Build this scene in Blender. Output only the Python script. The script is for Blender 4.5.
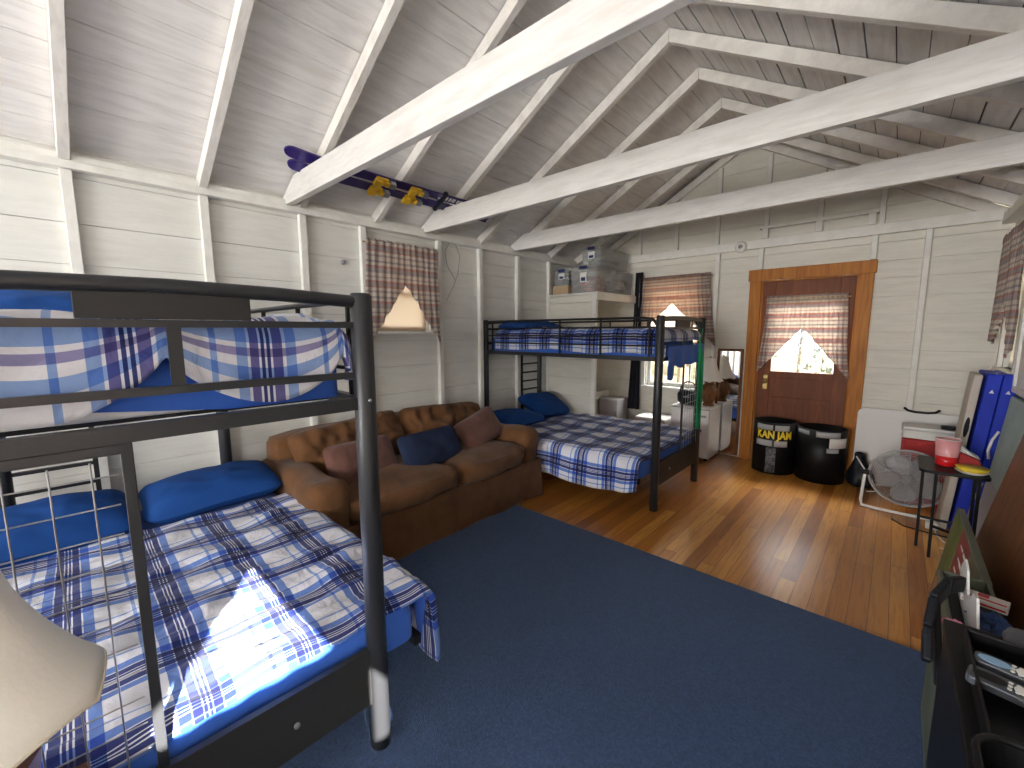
import bpy, bmesh, math, random
from mathutils import Vector, Matrix, noise
random.seed(7)
PI = math.pi
for o in list(bpy.data.objects): bpy.data.objects.remove(o)
SC = bpy.context.scene
COL = SC.collection

# ---------------------------------------------------------------- camera
cam = bpy.data.cameras.new('camera'); camo = bpy.data.objects.new('camera', cam); COL.objects.link(camo)
YAW, PIT, ROL, FPX = -.73682, .124594, -.003428, 423.05
_f = Vector((math.sin(YAW)*math.cos(PIT), math.cos(YAW)*math.cos(PIT), -math.sin(PIT)))
_r = Vector((math.cos(YAW), -math.sin(YAW), 0)); _u = _r.cross(_f)
_r2 = _r*math.cos(ROL)+_u*math.sin(ROL); _u2 = -_r*math.sin(ROL)+_u*math.cos(ROL)
M3 = Matrix((_r2, _u2, -_f)).transposed()
camo.matrix_world = Matrix.Translation((0, 0, 1.5)) @ M3.to_4x4()
cam.sensor_width = 36; cam.lens = FPX/1024*36; cam.clip_start = .02
SC.camera = camo

# ---------------------------------------------------------------- world, sun, fill lamps, exposure
W = bpy.data.worlds.new('world'); SC.world = W; W.use_nodes = True
bg = W.node_tree.nodes['Background']
sky = W.node_tree.nodes.new('ShaderNodeTexSky'); sky.sky_type = 'HOSEK_WILKIE'
sky.sun_direction = Vector((.8, -.5, .55)).normalized(); sky.turbidity = 4; sky.ground_albedo = .4
mixw = W.node_tree.nodes.new('ShaderNodeMix'); mixw.data_type = 'RGBA'; mixw.inputs[0].default_value = .6
W.node_tree.links.new(sky.outputs[0], mixw.inputs[6]); mixw.inputs[7].default_value = (1, 1, 1, 1)
W.node_tree.links.new(mixw.outputs[2], bg.inputs[0]); bg.inputs[1].default_value = 2.0

sun = bpy.data.lights.new('sun', 'SUN'); so = bpy.data.objects.new('sun', sun); COL.objects.link(so)
sun.energy = 60; sun.angle = .012; sun.color = (1, .96, .88)
SUND = Vector((-2.14, .80, -.94)).normalized()
so.rotation_euler = SUND.to_track_quat('-Z', 'Y').to_euler(); so.location = (5, -3, 5)

def area(name, loc, rot, sx, sy, power, color=(1, 1, 1)):
    l = bpy.data.lights.new(name, 'AREA'); l.shape = 'RECTANGLE'; l.size = sx; l.size_y = sy; l.energy = power; l.color = color
    o = bpy.data.objects.new(name, l); o.location = loc; o.rotation_euler = rot; COL.objects.link(o); return o
# fill lamps added at unseen windows, in place of daylight
area('back_window_fill', (-1.3, -4.35, 1.55), (PI/2, 0, 0), 2.7, 1.5, 185, (1, .98, .96))
area('side_window_fill', (.80, -2.6, 1.5), (0, PI/2, 0), 1.2, 1.6, 22, (1, .98, .96))
area('far_outdoor_fill', (-1.4, 7.2, 3.4), (-math.radians(52), 0, 0), 3.0, 1.2, 330, (1, .98, .95))  # fill lamp added outside the far wall; no porch stands there

SC.view_settings.view_transform = 'Standard'; SC.view_settings.look = 'None'
SC.view_settings.gamma = 1; SC.view_settings.use_curve_mapping = False
SC.view_settings.exposure = 0.84

# ================================================================ materials
MATS = {}
def nd(t, k, **kw):
    n = t.nodes.new(k)
    for a, b in kw.items(): setattr(n, a, b)
    return n
def mat(name, col=(.8, .8, .8), rough=.6, metal=0, bump=0, bscale=40, var=0, vscale=8, spec=.5, trans=0, alpha=1, sheen=0, emit=0, coat=0, stretch=(1, 1, 1)):
    if name in MATS: return MATS[name]
    m = bpy.data.materials.new(name); m.use_nodes = True; t = m.node_tree; b = t.nodes['Principled BSDF']
    b.inputs['Base Color'].default_value = (*col, 1); b.inputs['Roughness'].default_value = rough
    b.inputs['Metallic'].default_value = metal; b.inputs['Specular IOR Level'].default_value = spec
    b.inputs['Transmission Weight'].default_value = trans; b.inputs['Alpha'].default_value = alpha
    b.inputs['Sheen Weight'].default_value = sheen; b.inputs['Coat Weight'].default_value = coat
    if emit: b.inputs['Emission Color'].default_value = (*col, 1); b.inputs['Emission Strength'].default_value = emit
    tc = nd(t, 'ShaderNodeTexCoord'); mp = nd(t, 'ShaderNodeMapping'); mp.inputs['Scale'].default_value = stretch
    t.links.new(tc.outputs['Object'], mp.inputs[0])
    if var:
        n = nd(t, 'ShaderNodeTexNoise'); n.inputs['Scale'].default_value = vscale; n.inputs['Detail'].default_value = 5
        t.links.new(mp.outputs[0], n.inputs['Vector'])
        r = nd(t, 'ShaderNodeValToRGB'); r.color_ramp.elements[0].position = .3; r.color_ramp.elements[1].position = .7
        r.color_ramp.elements[0].color = (*[c*(1-var) for c in col], 1); r.color_ramp.elements[1].color = (*[min(1, c*(1+var)) for c in col], 1)
        t.links.new(n.outputs['Fac'], r.inputs[0]); t.links.new(r.outputs[0], b.inputs['Base Color'])
    if bump:
        n = nd(t, 'ShaderNodeTexNoise'); n.inputs['Scale'].default_value = bscale; n.inputs['Detail'].default_value = 4
        t.links.new(mp.outputs[0], n.inputs['Vector'])
        bp = nd(t, 'ShaderNodeBump'); bp.inputs['Strength'].default_value = bump; bp.inputs['Distance'].default_value = .01
        t.links.new(n.outputs['Fac'], bp.inputs['Height']); t.links.new(bp.outputs[0], b.inputs['Normal'])
    MATS[name] = m; return m

def math_(t, op, a, b=None, c=None):
    n = nd(t, 'ShaderNodeMath', operation=op)
    for i, v in enumerate((a, b, c)):
        if v is None: continue
        if isinstance(v, (int, float)): n.inputs[i].default_value = v
        else: t.links.new(v, n.inputs[i])
    return n.outputs[0]
def ramp(t, fac, stops, interp='CONSTANT'):
    r = nd(t, 'ShaderNodeValToRGB'); cr = r.color_ramp; cr.interpolation = interp
    while len(cr.elements) < len(stops): cr.elements.new(.5)
    for e, (p, c) in zip(cr.elements, stops): e.position = p; e.color = (*c, 1)
    t.links.new(fac, r.inputs[0]); return r.outputs[0]

def plaid(name, pu, pv, su, sv, rough=.85, translucent=0, mode='MULTIPLY', bump=.35, bscale=14, tint=None):
    """two stripe ramps on the cloth's own UV (metres), multiplied or averaged"""
    m = bpy.data.materials.new(name); m.use_nodes = True; t = m.node_tree; b = t.nodes['Principled BSDF']
    uv = nd(t, 'ShaderNodeUVMap'); sp = nd(t, 'ShaderNodeSeparateXYZ'); t.links.new(uv.outputs[0], sp.inputs[0])
    fu = math_(t, 'FRACT', math_(t, 'DIVIDE', sp.outputs[0], pu)); fv = math_(t, 'FRACT', math_(t, 'DIVIDE', sp.outputs[1], pv))
    cu = ramp(t, fu, su); cv = ramp(t, fv, sv)
    mx = nd(t, 'ShaderNodeMix', data_type='RGBA', blend_type=mode); mx.inputs[0].default_value = 1 if mode == 'MULTIPLY' else .5
    t.links.new(cu, mx.inputs[6]); t.links.new(cv, mx.inputs[7])
    c = mx.outputs[2]
    t.links.new(c, b.inputs['Base Color']); b.inputs['Roughness'].default_value = rough; b.inputs['Sheen Weight'].default_value = .1
    b.inputs['Specular IOR Level'].default_value = .25
    tc = nd(t, 'ShaderNodeTexCoord')
    n = nd(t, 'ShaderNodeTexNoise'); n.inputs['Scale'].default_value = bscale; n.inputs['Detail'].default_value = 3; n.inputs['Distortion'].default_value = .6
    t.links.new(tc.outputs['Object'], n.inputs['Vector'])
    bp = nd(t, 'ShaderNodeBump'); bp.inputs['Strength'].default_value = bump; bp.inputs['Distance'].default_value = .03
    t.links.new(n.outputs['Fac'], bp.inputs['Height']); t.links.new(bp.outputs[0], b.inputs['Normal'])
    if translucent:
        tl = nd(t, 'ShaderNodeBsdfTranslucent'); t.links.new(c, tl.inputs[0]); ms = nd(t, 'ShaderNodeMixShader'); ms.inputs[0].default_value = translucent
        t.links.new(b.outputs[0], ms.inputs[1]); t.links.new(tl.outputs[0], ms.inputs[2]); t.links.new(ms.outputs[0], t.nodes['Material Output'].inputs[0])
    MATS[name] = m; return m
WHT, LBL, BLU, NVY, PUR = (.80, .80, .83), (.27, .40, .70), (.14, .25, .60), (.035, .05, .19), (.14, .13, .33)
st = [(0, WHT), (.12, LBL), (.16, WHT), (.27, BLU), (.37, WHT), (.385, NVY), (.465, WHT), (.48, NVY), (.505, WHT), (.52, NVY), (.545, WHT), (.56, NVY), (.64, WHT), (.655, BLU), (.755, WHT)]
st_big = [(0, WHT), (.14, LBL), (.19, WHT), (.34, LBL), (.43, WHT), (.455, PUR), (.53, WHT), (.55, NVY), (.58, WHT), (.60, NVY), (.63, WHT), (.65, PUR), (.74, WHT), (.77, LBL), (.87, WHT)]
st_face = [(0, WHT), (.45, LBL), (.62, WHT), (.66, (.30, .28, .48)), (.72, WHT), (.80, LBL), (.9, WHT)]
plaid('plaid_blanket_cotton', .27, .27, st, st)
plaid('plaid_upper_cotton', .34, .29, st_face, st_big)
CR, MV, RD, GY = (.74, .69, .62), (.52, .44, .44), (.60, .42, .38), (.45, .43, .44)
_x = (.80, .74, .64), (.52, .43, .42), (.64, .40, .35), (.42, .41, .42)
cs = [(0, CR), (.12, MV), (.2, CR), (.26, GY), (.36, MV), (.42, CR), (.5, RD), (.62, CR), (.68, GY), (.76, MV), (.84, CR), (.9, RD), (.94, GY)]
RD = (.56, .36, .32)
hs = [(0, CR), (.10, MV), (.16, CR), (.24, RD), (.30, GY), (.36, RD), (.44, CR), (.52, MV), (.56, CR), (.66, GY), (.72, MV), (.80, RD), (.86, CR), (.94, GY)]
vs_ = [(0, (.93, .90, .88)), (.2, (.80, .76, .76)), (.27, (.95, .92, .9)), (.5, (.84, .79, .79)), (.54, (.95, .92, .9)), (.8, (.82, .80, .82)), (.85, (.95, .92, .9))]
plaid('curtain_plaid', .15, .30, vs_, hs, translucent=.45, mode='MULTIPLY', bump=.1)
plaid('curtain_plaid_pale', .15, .26, vs_, hs, translucent=.62, mode='MULTIPLY', bump=.1)

def painted_wood(name, col, seed=0., scale=(1, 1, 1), streak=.10, knots=.0):
    m = bpy.data.materials.new(name); m.use_nodes = True; t = m.node_tree; b = t.nodes['Principled BSDF']
    tc = nd(t, 'ShaderNodeTexCoord'); mp = nd(t, 'ShaderNodeMapping'); mp.inputs['Scale'].default_value = scale; mp.inputs['Location'].default_value = (seed, seed, 0)
    t.links.new(tc.outputs['Object'], mp.inputs[0])
    n = nd(t, 'ShaderNodeTexNoise'); n.inputs['Scale'].default_value = 5; n.inputs['Detail'].default_value = 8; n.inputs['Roughness'].default_value = .65
    t.links.new(mp.outputs[0], n.inputs['Vector'])
    lo = tuple(c*(1-streak) for c in col); warm = (col[0]*(1-streak*1.3), col[1]*(1-streak*1.7), col[2]*(1-streak*2.3))
    c = ramp(t, n.outputs['Fac'], [(.25, warm), (.42, lo), (.55, col), (.75, tuple(min(1, x*1.03) for x in col))], 'LINEAR')
    t.links.new(c, b.inputs['Base Color']); b.inputs['Roughness'].default_value = .55; b.inputs['Specular IOR Level'].default_value = .35
    bp = nd(t, 'ShaderNodeBump'); bp.inputs['Strength'].default_value = .25; bp.inputs['Distance'].default_value = .01
    t.links.new(n.outputs['Fac'], bp.inputs['Height']); t.links.new(bp.outputs[0], b.inputs['Normal'])
    MATS[name] = m; return m
painted_wood('wall_paint_left', (.74, .735, .69), 1, (4, .7, 5), .05)
painted_wood('wall_paint_far', (.76, .735, .65), 2, (.7, 4, 5), .06)
painted_wood('ceiling_paint', (.80, .78, .76), 3, (5, .6, 5), .10)
painted_wood('beam_paint', (.72, .70, .67), 4, (.8, 5, 5), .10)
painted_wood('rafter_paint', (.80, .77, .72), 5, (1.5, 5, 1.5), .12)
painted_wood('trim_paint', (.80, .79, .74), 6, (2, 2, 2), .06)
mat('gap_dark', (.10, .09, .08), .9); mat('gap_soft', (.46, .45, .41), .9)

def wood(name, c0, c1, c2, axis='Y', rough=.35, scale=1., coat=.0, bump=.1):
    m = bpy.data.materials.new(name); m.use_nodes = True; t = m.node_tree; b = t.nodes['Principled BSDF']
    tc = nd(t, 'ShaderNodeTexCoord'); mp = nd(t, 'ShaderNodeMapping')
    s = {'X': (.7, 9, 9), 'Y': (9, .7, 9), 'Z': (9, 9, .7)}[axis]; mp.inputs['Scale'].default_value = tuple(x*scale for x in s)
    t.links.new(tc.outputs['Object'], mp.inputs[0])
    n = nd(t, 'ShaderNodeTexNoise'); n.inputs['Scale'].default_value = 3; n.inputs['Detail'].default_value = 8; n.inputs['Distortion'].default_value = 1.0
    t.links.new(mp.outputs[0], n.inputs['Vector'])
    c = ramp(t, n.outputs['Fac'], [(.3, c0), (.5, c1), (.7, c2)], 'LINEAR')
    t.links.new(c, b.inputs['Base Color']); b.inputs['Roughness'].default_value = rough; b.inputs['Coat Weight'].default_value = coat
    b.inputs['Specular IOR Level'].default_value = .3
    MATS[name] = m; return m
wood('door_casing_wood', (.33, .105, .008), (.44, .155, .013), (.52, .20, .02), 'Z', .5)
wood('door_wood', (.13, .032, .007), (.17, .043, .009), (.21, .058, .013), 'Z', .5)
wood('brown_wood', (.09, .03, .01), (.16, .055, .018), (.22, .085, .03), 'Z', .4)
wood('lamp_wood', (.10, .045, .018), (.20, .095, .04), (.26, .13, .06), 'Z', .35)

# floor planks: width .085 m along Y, each board its own tone
def floor_mat():
    m = bpy.data.materials.new('floor_planks'); m.use_nodes = True; t = m.node_tree; b = t.nodes['Principled BSDF']
    tc = nd(t, 'ShaderNodeTexCoord'); sp = nd(t, 'ShaderNodeSeparateXYZ'); t.links.new(tc.outputs['Object'], sp.inputs[0])
    bx = math_(t, 'DIVIDE', sp.outputs[0], .083); ix = math_(t, 'FLOOR', bx); fx = math_(t, 'FRACT', bx)
    wn = nd(t, 'ShaderNodeTexWhiteNoise', noise_dimensions='1D'); t.links.new(ix, wn.inputs['W'])
    yy = math_(t, 'DIVIDE', math_(t, 'ADD', sp.outputs[1], math_(t, 'MULTIPLY', wn.outputs[0], 7.3)), 2.3); iy = math_(t, 'FLOOR', yy); fy = math_(t, 'FRACT', yy)
    cb = nd(t, 'ShaderNodeCombineXYZ'); t.links.new(ix, cb.inputs[0]); t.links.new(iy, cb.inputs[1])
    w2 = nd(t, 'ShaderNodeTexWhiteNoise', noise_dimensions='2D'); t.links.new(cb.outputs[0], w2.inputs['Vector'])
    base = ramp(t, w2.outputs[0], [(0, (.31, .105, .017)), (.25, (.44, .165, .028)), (.5, (.56, .24, .043)), (.8, (.65, .31, .068)), (1, (.37, .125, .02))], 'LINEAR')
    mp = nd(t, 'ShaderNodeMapping'); mp.inputs['Scale'].default_value = (22, 1.4, 1); t.links.new(tc.outputs['Object'], mp.inputs[0])
    off = nd(t, 'ShaderNodeVectorMath', operation='ADD'); t.links.new(mp.outputs[0], off.inputs[0])
    cb2 = nd(t, 'ShaderNodeCombineXYZ'); t.links.new(math_(t, 'MULTIPLY', w2.outputs[0], 30), cb2.inputs[1]); t.links.new(cb2.outputs[0], off.inputs[1])
    n = nd(t, 'ShaderNodeTexNoise'); n.inputs['Scale'].default_value = 1.6; n.inputs['Detail'].default_value = 7; n.inputs['Distortion'].default_value = 1.5
    t.links.new(off.outputs[0], n.inputs['Vector'])
    g = ramp(t, n.outputs['Fac'], [(.3, (.72, .66, .6)), (.55, (1, 1, 1)), (.75, (1.0, 1.0, .95))], 'LINEAR')
    mx = nd(t, 'ShaderNodeMix', data_type='RGBA', blend_type='MULTIPLY'); mx.inputs[0].default_value = 1
    t.links.new(base, mx.inputs[6]); t.links.new(g, mx.inputs[7])
    # gaps between boards
    e = math_(t, 'GREATER_THAN', math_(t, 'ABSOLUTE', math_(t, 'SUBTRACT', fx, .5)), .484)
    e2 = math_(t, 'LESS_THAN', fy, .0016)
    ee = math_(t, 'MAXIMUM', e, e2)
    mg = nd(t, 'ShaderNodeMix', data_type='RGBA'); t.links.new(ee, mg.inputs[0]); t.links.new(mx.outputs[2], mg.inputs[6]); mg.inputs[7].default_value = (.12, .04, .01, 1)
    t.links.new(mg.outputs[2], b.inputs['Base Color'])
    b.inputs['Roughness'].default_value = .30; b.inputs['Coat Weight'].default_value = .15; b.inputs['Coat Roughness'].default_value = .2
    bp = nd(t, 'ShaderNodeBump'); bp.inputs['Strength'].default_value = .2; bp.inputs['Distance'].default_value = .004
    t.links.new(math_(t, 'SUBTRACT', math_(t, 'MULTIPLY', n.outputs['Fac'], .4), ee), bp.inputs['Height']); t.links.new(bp.outputs[0], b.inputs['Normal'])
    MATS['floor_planks'] = m
floor_mat()
mat('rug_pile', (.046, .086, .19), .95, bump=.8, bscale=220, var=.22, vscale=90, spec=.1, sheen=.15)
mat('metal_charcoal', (.032, .033, .037), .38, .3, bump=.03, bscale=200)
mat('metal_black', (.010, .010, .012), .45, .2)
mat('panel_charcoal', (.026, .026, .027), .5, .1, spec=.35)
mat('wire_steel', (.45, .45, .46), .3, .9)
mat('blue_sheet', (.035, .125, .52), .75, bump=.35, bscale=14, spec=.25, sheen=.1)
mat('blue_pillowcase', (.008, .055, .23), .8, bump=.35, bscale=10, spec=.2)
mat('mattress_white', (.75, .74, .70), .85, bump=.2, bscale=30)
mat('sofa_suede', (.115, .052, .021), .9, bump=.5, bscale=13, var=.28, vscale=5, spec=.12, sheen=.12)
mat('mauve_velvet', (.125, .058, .046), .85, bump=.4, bscale=16, var=.25, vscale=7, spec=.15, sheen=.2)
mat('navy_canvas', (.018, .027, .062), .9, bump=.3, bscale=150, spec=.15)
mat('lampshade_cloth', (.88, .85, .78), .85, bump=.1, bscale=120)
mat('white_enamel', (.80, .80, .78), .25, spec=.6)
mat('white_plastic', (.74, .73, .70), .5)
mat('grey_plastic', (.33, .33, .33), .5)
mat('black_plastic', (.005, .005, .006), .45, spec=.25)
mat('black_cloth', (.010, .010, .018), .9)
mat('black_nylon', (.006, .008, .013), .5, spec=.3, bump=.6, bscale=14)
mat('tote_clear', (.66, .67, .67), .3, alpha=.26)
mat('navy_plastic', (.015, .03, .12), .4)
mat('blue_vinyl', (.006, .03, .44), .55, var=.2, vscale=3, spec=.3)
mat('teal_board', (.34, .46, .44), .5, var=.12, vscale=6)
mat('beige_board', (.50, .45, .38), .5)
mat('green_rope', (.01, .33, .13), .6)
mat('red_plastic', (.62, .012, .015), .3)
mat('red_cloth', (.40, .03, .03), .8)
mat('yellow_plastic', (.75, .55, .03), .5)
mat('pink_cloth', (.80, .30, .42), .85, bump=.3, bscale=30)
mat('brass', (.45, .32, .12), .35, .9)
mat('cardboard', (.50, .36, .22), .85)
mat('paper_white', (.75, .74, .72), .7)
mat('ski_purple', (.030, .016, .14), .3, coat=.4)
mat('ski_yellow', (.80, .48, .02), .4)
mat('steel_grey', (.35, .36, .38), .3, .7)
mat('mirror_glass', (.85, .87, .88), .02, 1.0)
mat('window_glass', (1, 1, 1), .0, trans=1.0, alpha=.12, spec=.3)
mat('outside_ground', (.11, .095, .04), .9, var=.25, vscale=2)
mat('outside_leaves', (.10, .14, .13), .8, var=.5, vscale=6)
mat('outside_bark', (.13, .09, .06), .9, bump=.5, bscale=10)
def roller_mat():
    m = bpy.data.materials.new('roller_shade_cloth'); m.use_nodes = True; t = m.node_tree; b = t.nodes['Principled BSDF']
    b.inputs['Base Color'].default_value = (.85, .78, .68, 1); b.inputs['Roughness'].default_value = .8
    tl = nd(t, 'ShaderNodeBsdfTranslucent'); tl.inputs[0].default_value = (.95, .84, .72, 1); ms = nd(t, 'ShaderNodeMixShader'); ms.inputs[0].default_value = .75
    t.links.new(b.outputs[0], ms.inputs[1]); t.links.new(tl.outputs[0], ms.inputs[2]); t.links.new(ms.outputs[0], t.nodes['Material Output'].inputs[0])
    MATS['roller_shade_cloth'] = m
roller_mat()
mat('corner_shade', (.8, .78, .72), .8, alpha=1)
_t = MATS['corner_shade'].node_tree; _tl = nd(_t, 'ShaderNodeBsdfTranslucent'); _tl.inputs[0].default_value = (.8, .76, .68, 1); _ms = nd(_t, 'ShaderNodeMixShader'); _ms.inputs[0].default_value = .12
_t.links.new(_t.nodes['Principled BSDF'].outputs[0], _ms.inputs[1]); _t.links.new(_tl.outputs[0], _ms.inputs[2]); _t.links.new(_ms.outputs[0], _t.nodes['Material Output'].inputs[0])

# ================================================================ geometry helpers
class MB:
    def __init__(s): s.v = []; s.f = []; s.uv = {}; s.X = Matrix.Identity(4); s.sm = []; s.mi = []; s.cur = 0
    def add(s, vs, fs, smooth=False):
        n = len(s.v); s.v += [s.X @ Vector(v) for v in vs]
        for f in fs: s.f.append([i+n for i in f]); s.sm.append(smooth); s.mi.append(s.cur)
        return s
    def box(s, x0, x1, y0, y1, z0, z1):
        vs = [(x, y, z) for x in (x0, x1) for y in (y0, y1) for z in (z0, z1)]
        return s.add(vs, [(0, 1, 3, 2), (4, 6, 7, 5), (0, 4, 5, 1), (2, 3, 7, 6), (0, 2, 6, 4), (1, 5, 7, 3)])
    def hexa(s, p):   # 8 points: bottom 4 ccw, top 4 ccw
        return s.add(p, [(3, 2, 1, 0), (4, 5, 6, 7), (0, 1, 5, 4), (1, 2, 6, 5), (2, 3, 7, 6), (3, 0, 4, 7)])
    def bar(s, a, b, w, h, up=(0, 0, 1)):
        a = Vector(a); b = Vector(b); d = (b-a).normalized(); u = Vector(up); side = d.cross(u)
        if side.length < 1e-4: side = d.cross(Vector((1, 0, 0)))
        side.normalize(); u = side.cross(d).normalized(); p = []
        for q in (a, b):
            for i, j in ((-1, -1), (1, -1), (1, 1), (-1, 1)): p.append(q+side*w/2*i+u*h/2*j)
        return s.add(p, [(3, 2, 1, 0), (4, 5, 6, 7), (0, 1, 5, 4), (1, 2, 6, 5), (2, 3, 7, 6), (3, 0, 4, 7)])
    def tube(s, pts, r, n=12, caps=True, closed=False):
        pts = [Vector(p) for p in pts]; rs = r if isinstance(r, (list, tuple)) else [r]*len(pts); vs = []; fs = []; pu = None
        for i, p in enumerate(pts):
            if closed: d = pts[(i+1) % len(pts)]-pts[i-1]
            else: d = pts[min(i+1, len(pts)-1)]-pts[max(i-1, 0)]
            d.normalize()
            if pu is None: pu = Vector((0, 0, 1)) if abs(d.z) < .9 else Vector((1, 0, 0))
            a = d.cross(pu).normalized(); b = a.cross(d).normalized(); pu = b
            for k in range(n):
                t = 2*PI*k/n; vs.append(p+a*math.cos(t)*rs[i]+b*math.sin(t)*rs[i])
        m = len(pts)
        for i in range(m if closed else m-1):
            for k in range(n):
                fs.append((i*n+k, i*n+(k+1) % n, ((i+1) % m)*n+(k+1) % n, ((i+1) % m)*n+k))
        s.add(vs, fs, True)
        if caps and not closed:
            s.add(vs[:n], [tuple(range(n))[::-1]]); s.add(vs[-n:], [tuple(range(n))])
        return s
    def lathe(s, prof, c=(0, 0, 0), n=24, caps=True):
        c = Vector(c); vs = []; fs = []
        for r, z in prof:
            for k in range(n): t = 2*PI*k/n; vs.append(c+Vector((r*math.cos(t), r*math.sin(t), z)))
        for i in range(len(prof)-1):
            for k in range(n): fs.append((i*n+k, i*n+(k+1) % n, (i+1)*n+(k+1) % n, (i+1)*n+k))
        s.add(vs, fs, n > 8)
        if caps: s.add(vs[:n], [tuple(range(n))[::-1]]); s.add(vs[-n:], [tuple(range(n))])
        return s
    def prism(s, outline, y0, y1, axis='Y'):
        n = len(outline)
        def P(a, b, c): return {'Y': (a, c, b), 'X': (c, a, b), 'Z': (a, b, c)}[axis]
        vs = [P(a, b, y0) for a, b in outline]+[P(a, b, y1) for a, b in outline]
        fs = [tuple(range(n))[::-1], tuple(range(n, 2*n))]+[(i, (i+1) % n, n+(i+1) % n, n+i) for i in range(n)]
        return s.add(vs, fs)
    def grid(s, fn, nu, nv, uvfn=None):
        base = len(s.v); vs = [fn(i/nu, j/nv) for j in range(nv+1) for i in range(nu+1)]; fs = []
        for j in range(nv):
            for i in range(nu): a = j*(nu+1)+i; fs.append((a, a+1, a+nu+2, a+nu+1))
        s.add(vs, fs, True)
        if uvfn:
            for j in range(nv+1):
                for i in range(nu+1): s.uv[base+j*(nu+1)+i] = uvfn(i/nu, j/nv)
        return s
    def soft(s, c, size, r, n=8, puff=0, nz=0, ns=3, seed=0, rot=None):
        """rounded, slightly inflated cushion block"""
        c = Vector(c); hx, hy, hz = [q/2 for q in size]; R = rot or Matrix.Identity(3)
        bm = bmesh.new(); bmesh.ops.create_cube(bm, size=2); bmesh.ops.subdivide_edges(bm, edges=bm.edges[:], cuts=n, use_grid_fill=True)
        for v in bm.verts:
            p = v.co.copy(); q = Vector((p.x*hx, p.y*hy, p.z*hz))
            inner = Vector([max(-(h-r), min(h-r, a)) for a, h in zip(q, (hx, hy, hz))]); d = q-inner
            if d.length > 1e-6 and sum(abs(x) > 1e-6 for x in d) > 1: q = inner+d.normalized()*r
            w = (1-p.x**2)*(1-p.y**2) if abs(p.z) > .99 else ((1-p.x**2)*(1-p.z**2) if abs(p.y) > .99 else (1-p.y**2)*(1-p.z**2))
            nrm = d.normalized() if d.length > 1e-6 else Vector((0, 0, 1))
            q += nrm*puff*max(0, w)
            if nz: q += nrm*nz*noise.noise(Vector((q.x*ns+seed, q.y*ns, q.z*ns)))*2
            v.co = R @ q + c
        bm.verts.index_update(); s.add([v.co.copy() for v in bm.verts], [[v.index for v in f.verts] for f in bm.faces], True); bm.free(); return s
    def build(s, name, m, parent=None, loc=None, bevel=0, solid=0, sub=0, smooth=None, off=0):
        me = bpy.data.meshes.new(name)
        if loc is None:
            if parent is not None: loc = WL[parent.name]
            else:
                xs = [v.x for v in s.v]; ys = [v.y for v in s.v]; zs = [v.z for v in s.v]
                loc = Vector(((min(xs)+max(xs))/2, (min(ys)+max(ys))/2, min(zs)))
        loc = Vector(loc)
        me.from_pydata([v-loc for v in s.v], [], s.f)
        for p, q, k in zip(me.polygons, s.sm, s.mi): p.use_smooth = q if smooth is None else smooth; p.material_index = k
        if s.uv:
            ul = me.uv_layers.new(name='UVMap')
            for l in me.loops: ul.data[l.index].uv = s.uv.get(l.vertex_index, (0, 0))
        for k in (m if isinstance(m, (list, tuple)) else [m]): me.materials.append(MATS[k])
        o = bpy.data.objects.new(name, me); COL.objects.link(o)
        if parent is not None: o.parent = parent; o.location = loc-WL[parent.name]
        else: o.location = loc
        WL[o.name] = loc
        bm = bmesh.new(); bm.from_mesh(me); bmesh.ops.recalc_face_normals(bm, faces=bm.faces) if not s.uv else None; bm.to_mesh(me); bm.free()
        if bevel:
            b = o.modifiers.new('bevel', 'BEVEL'); b.width = bevel; b.segments = 2; b.limit_method = 'ANGLE'
        if solid:
            b = o.modifiers.new('thickness', 'SOLIDIFY'); b.thickness = solid; b.offset = off
        if sub:
            b = o.modifiers.new('smooth', 'SUBSURF'); b.levels = sub; b.render_levels = sub
        return o
WL = {}
def tag(o, label=None, cat=None, group=None, kind=None):
    if label: o['label'] = label
    if cat: o['category'] = cat
    if group: o['group'] = group
    if kind: o['kind'] = kind
    return o
def thing(name, label, cat, loc, group=None):
    o = bpy.data.objects.new(name, None); o.empty_display_size = .1; COL.objects.link(o); o.location = loc; WL[o.name] = Vector(loc)
    return tag(o, label, cat, group)
def struct(o): o['kind'] = 'structure'; return o
NT = [0]
def trim(mb, m, bevel=.003):
    NT[0] += 1; return struct(mb.build('trim_%d' % NT[0], m, bevel=bevel))
def N(x, y, z): return noise.noise(Vector((x, y, z)))

# ================================================================ room
LX, RX, FY, BY = -3.4, .64, 5.45, -4.2
RGX = (LX+RX)/2; EZ = 2.45          # ridge x, plate top
SL = .575                            # roof slope
RB = 3.54                            # rafter underside at the ridge
def roof_z(x): return RB+.10-SL*abs(x-RGX)

m = MB(); m.box(LX-.1, RX+.1, BY-.1, FY+.1, -.05, 0); struct(m.build('floor', 'floor_planks', loc=(0, 0, 0)))

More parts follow.
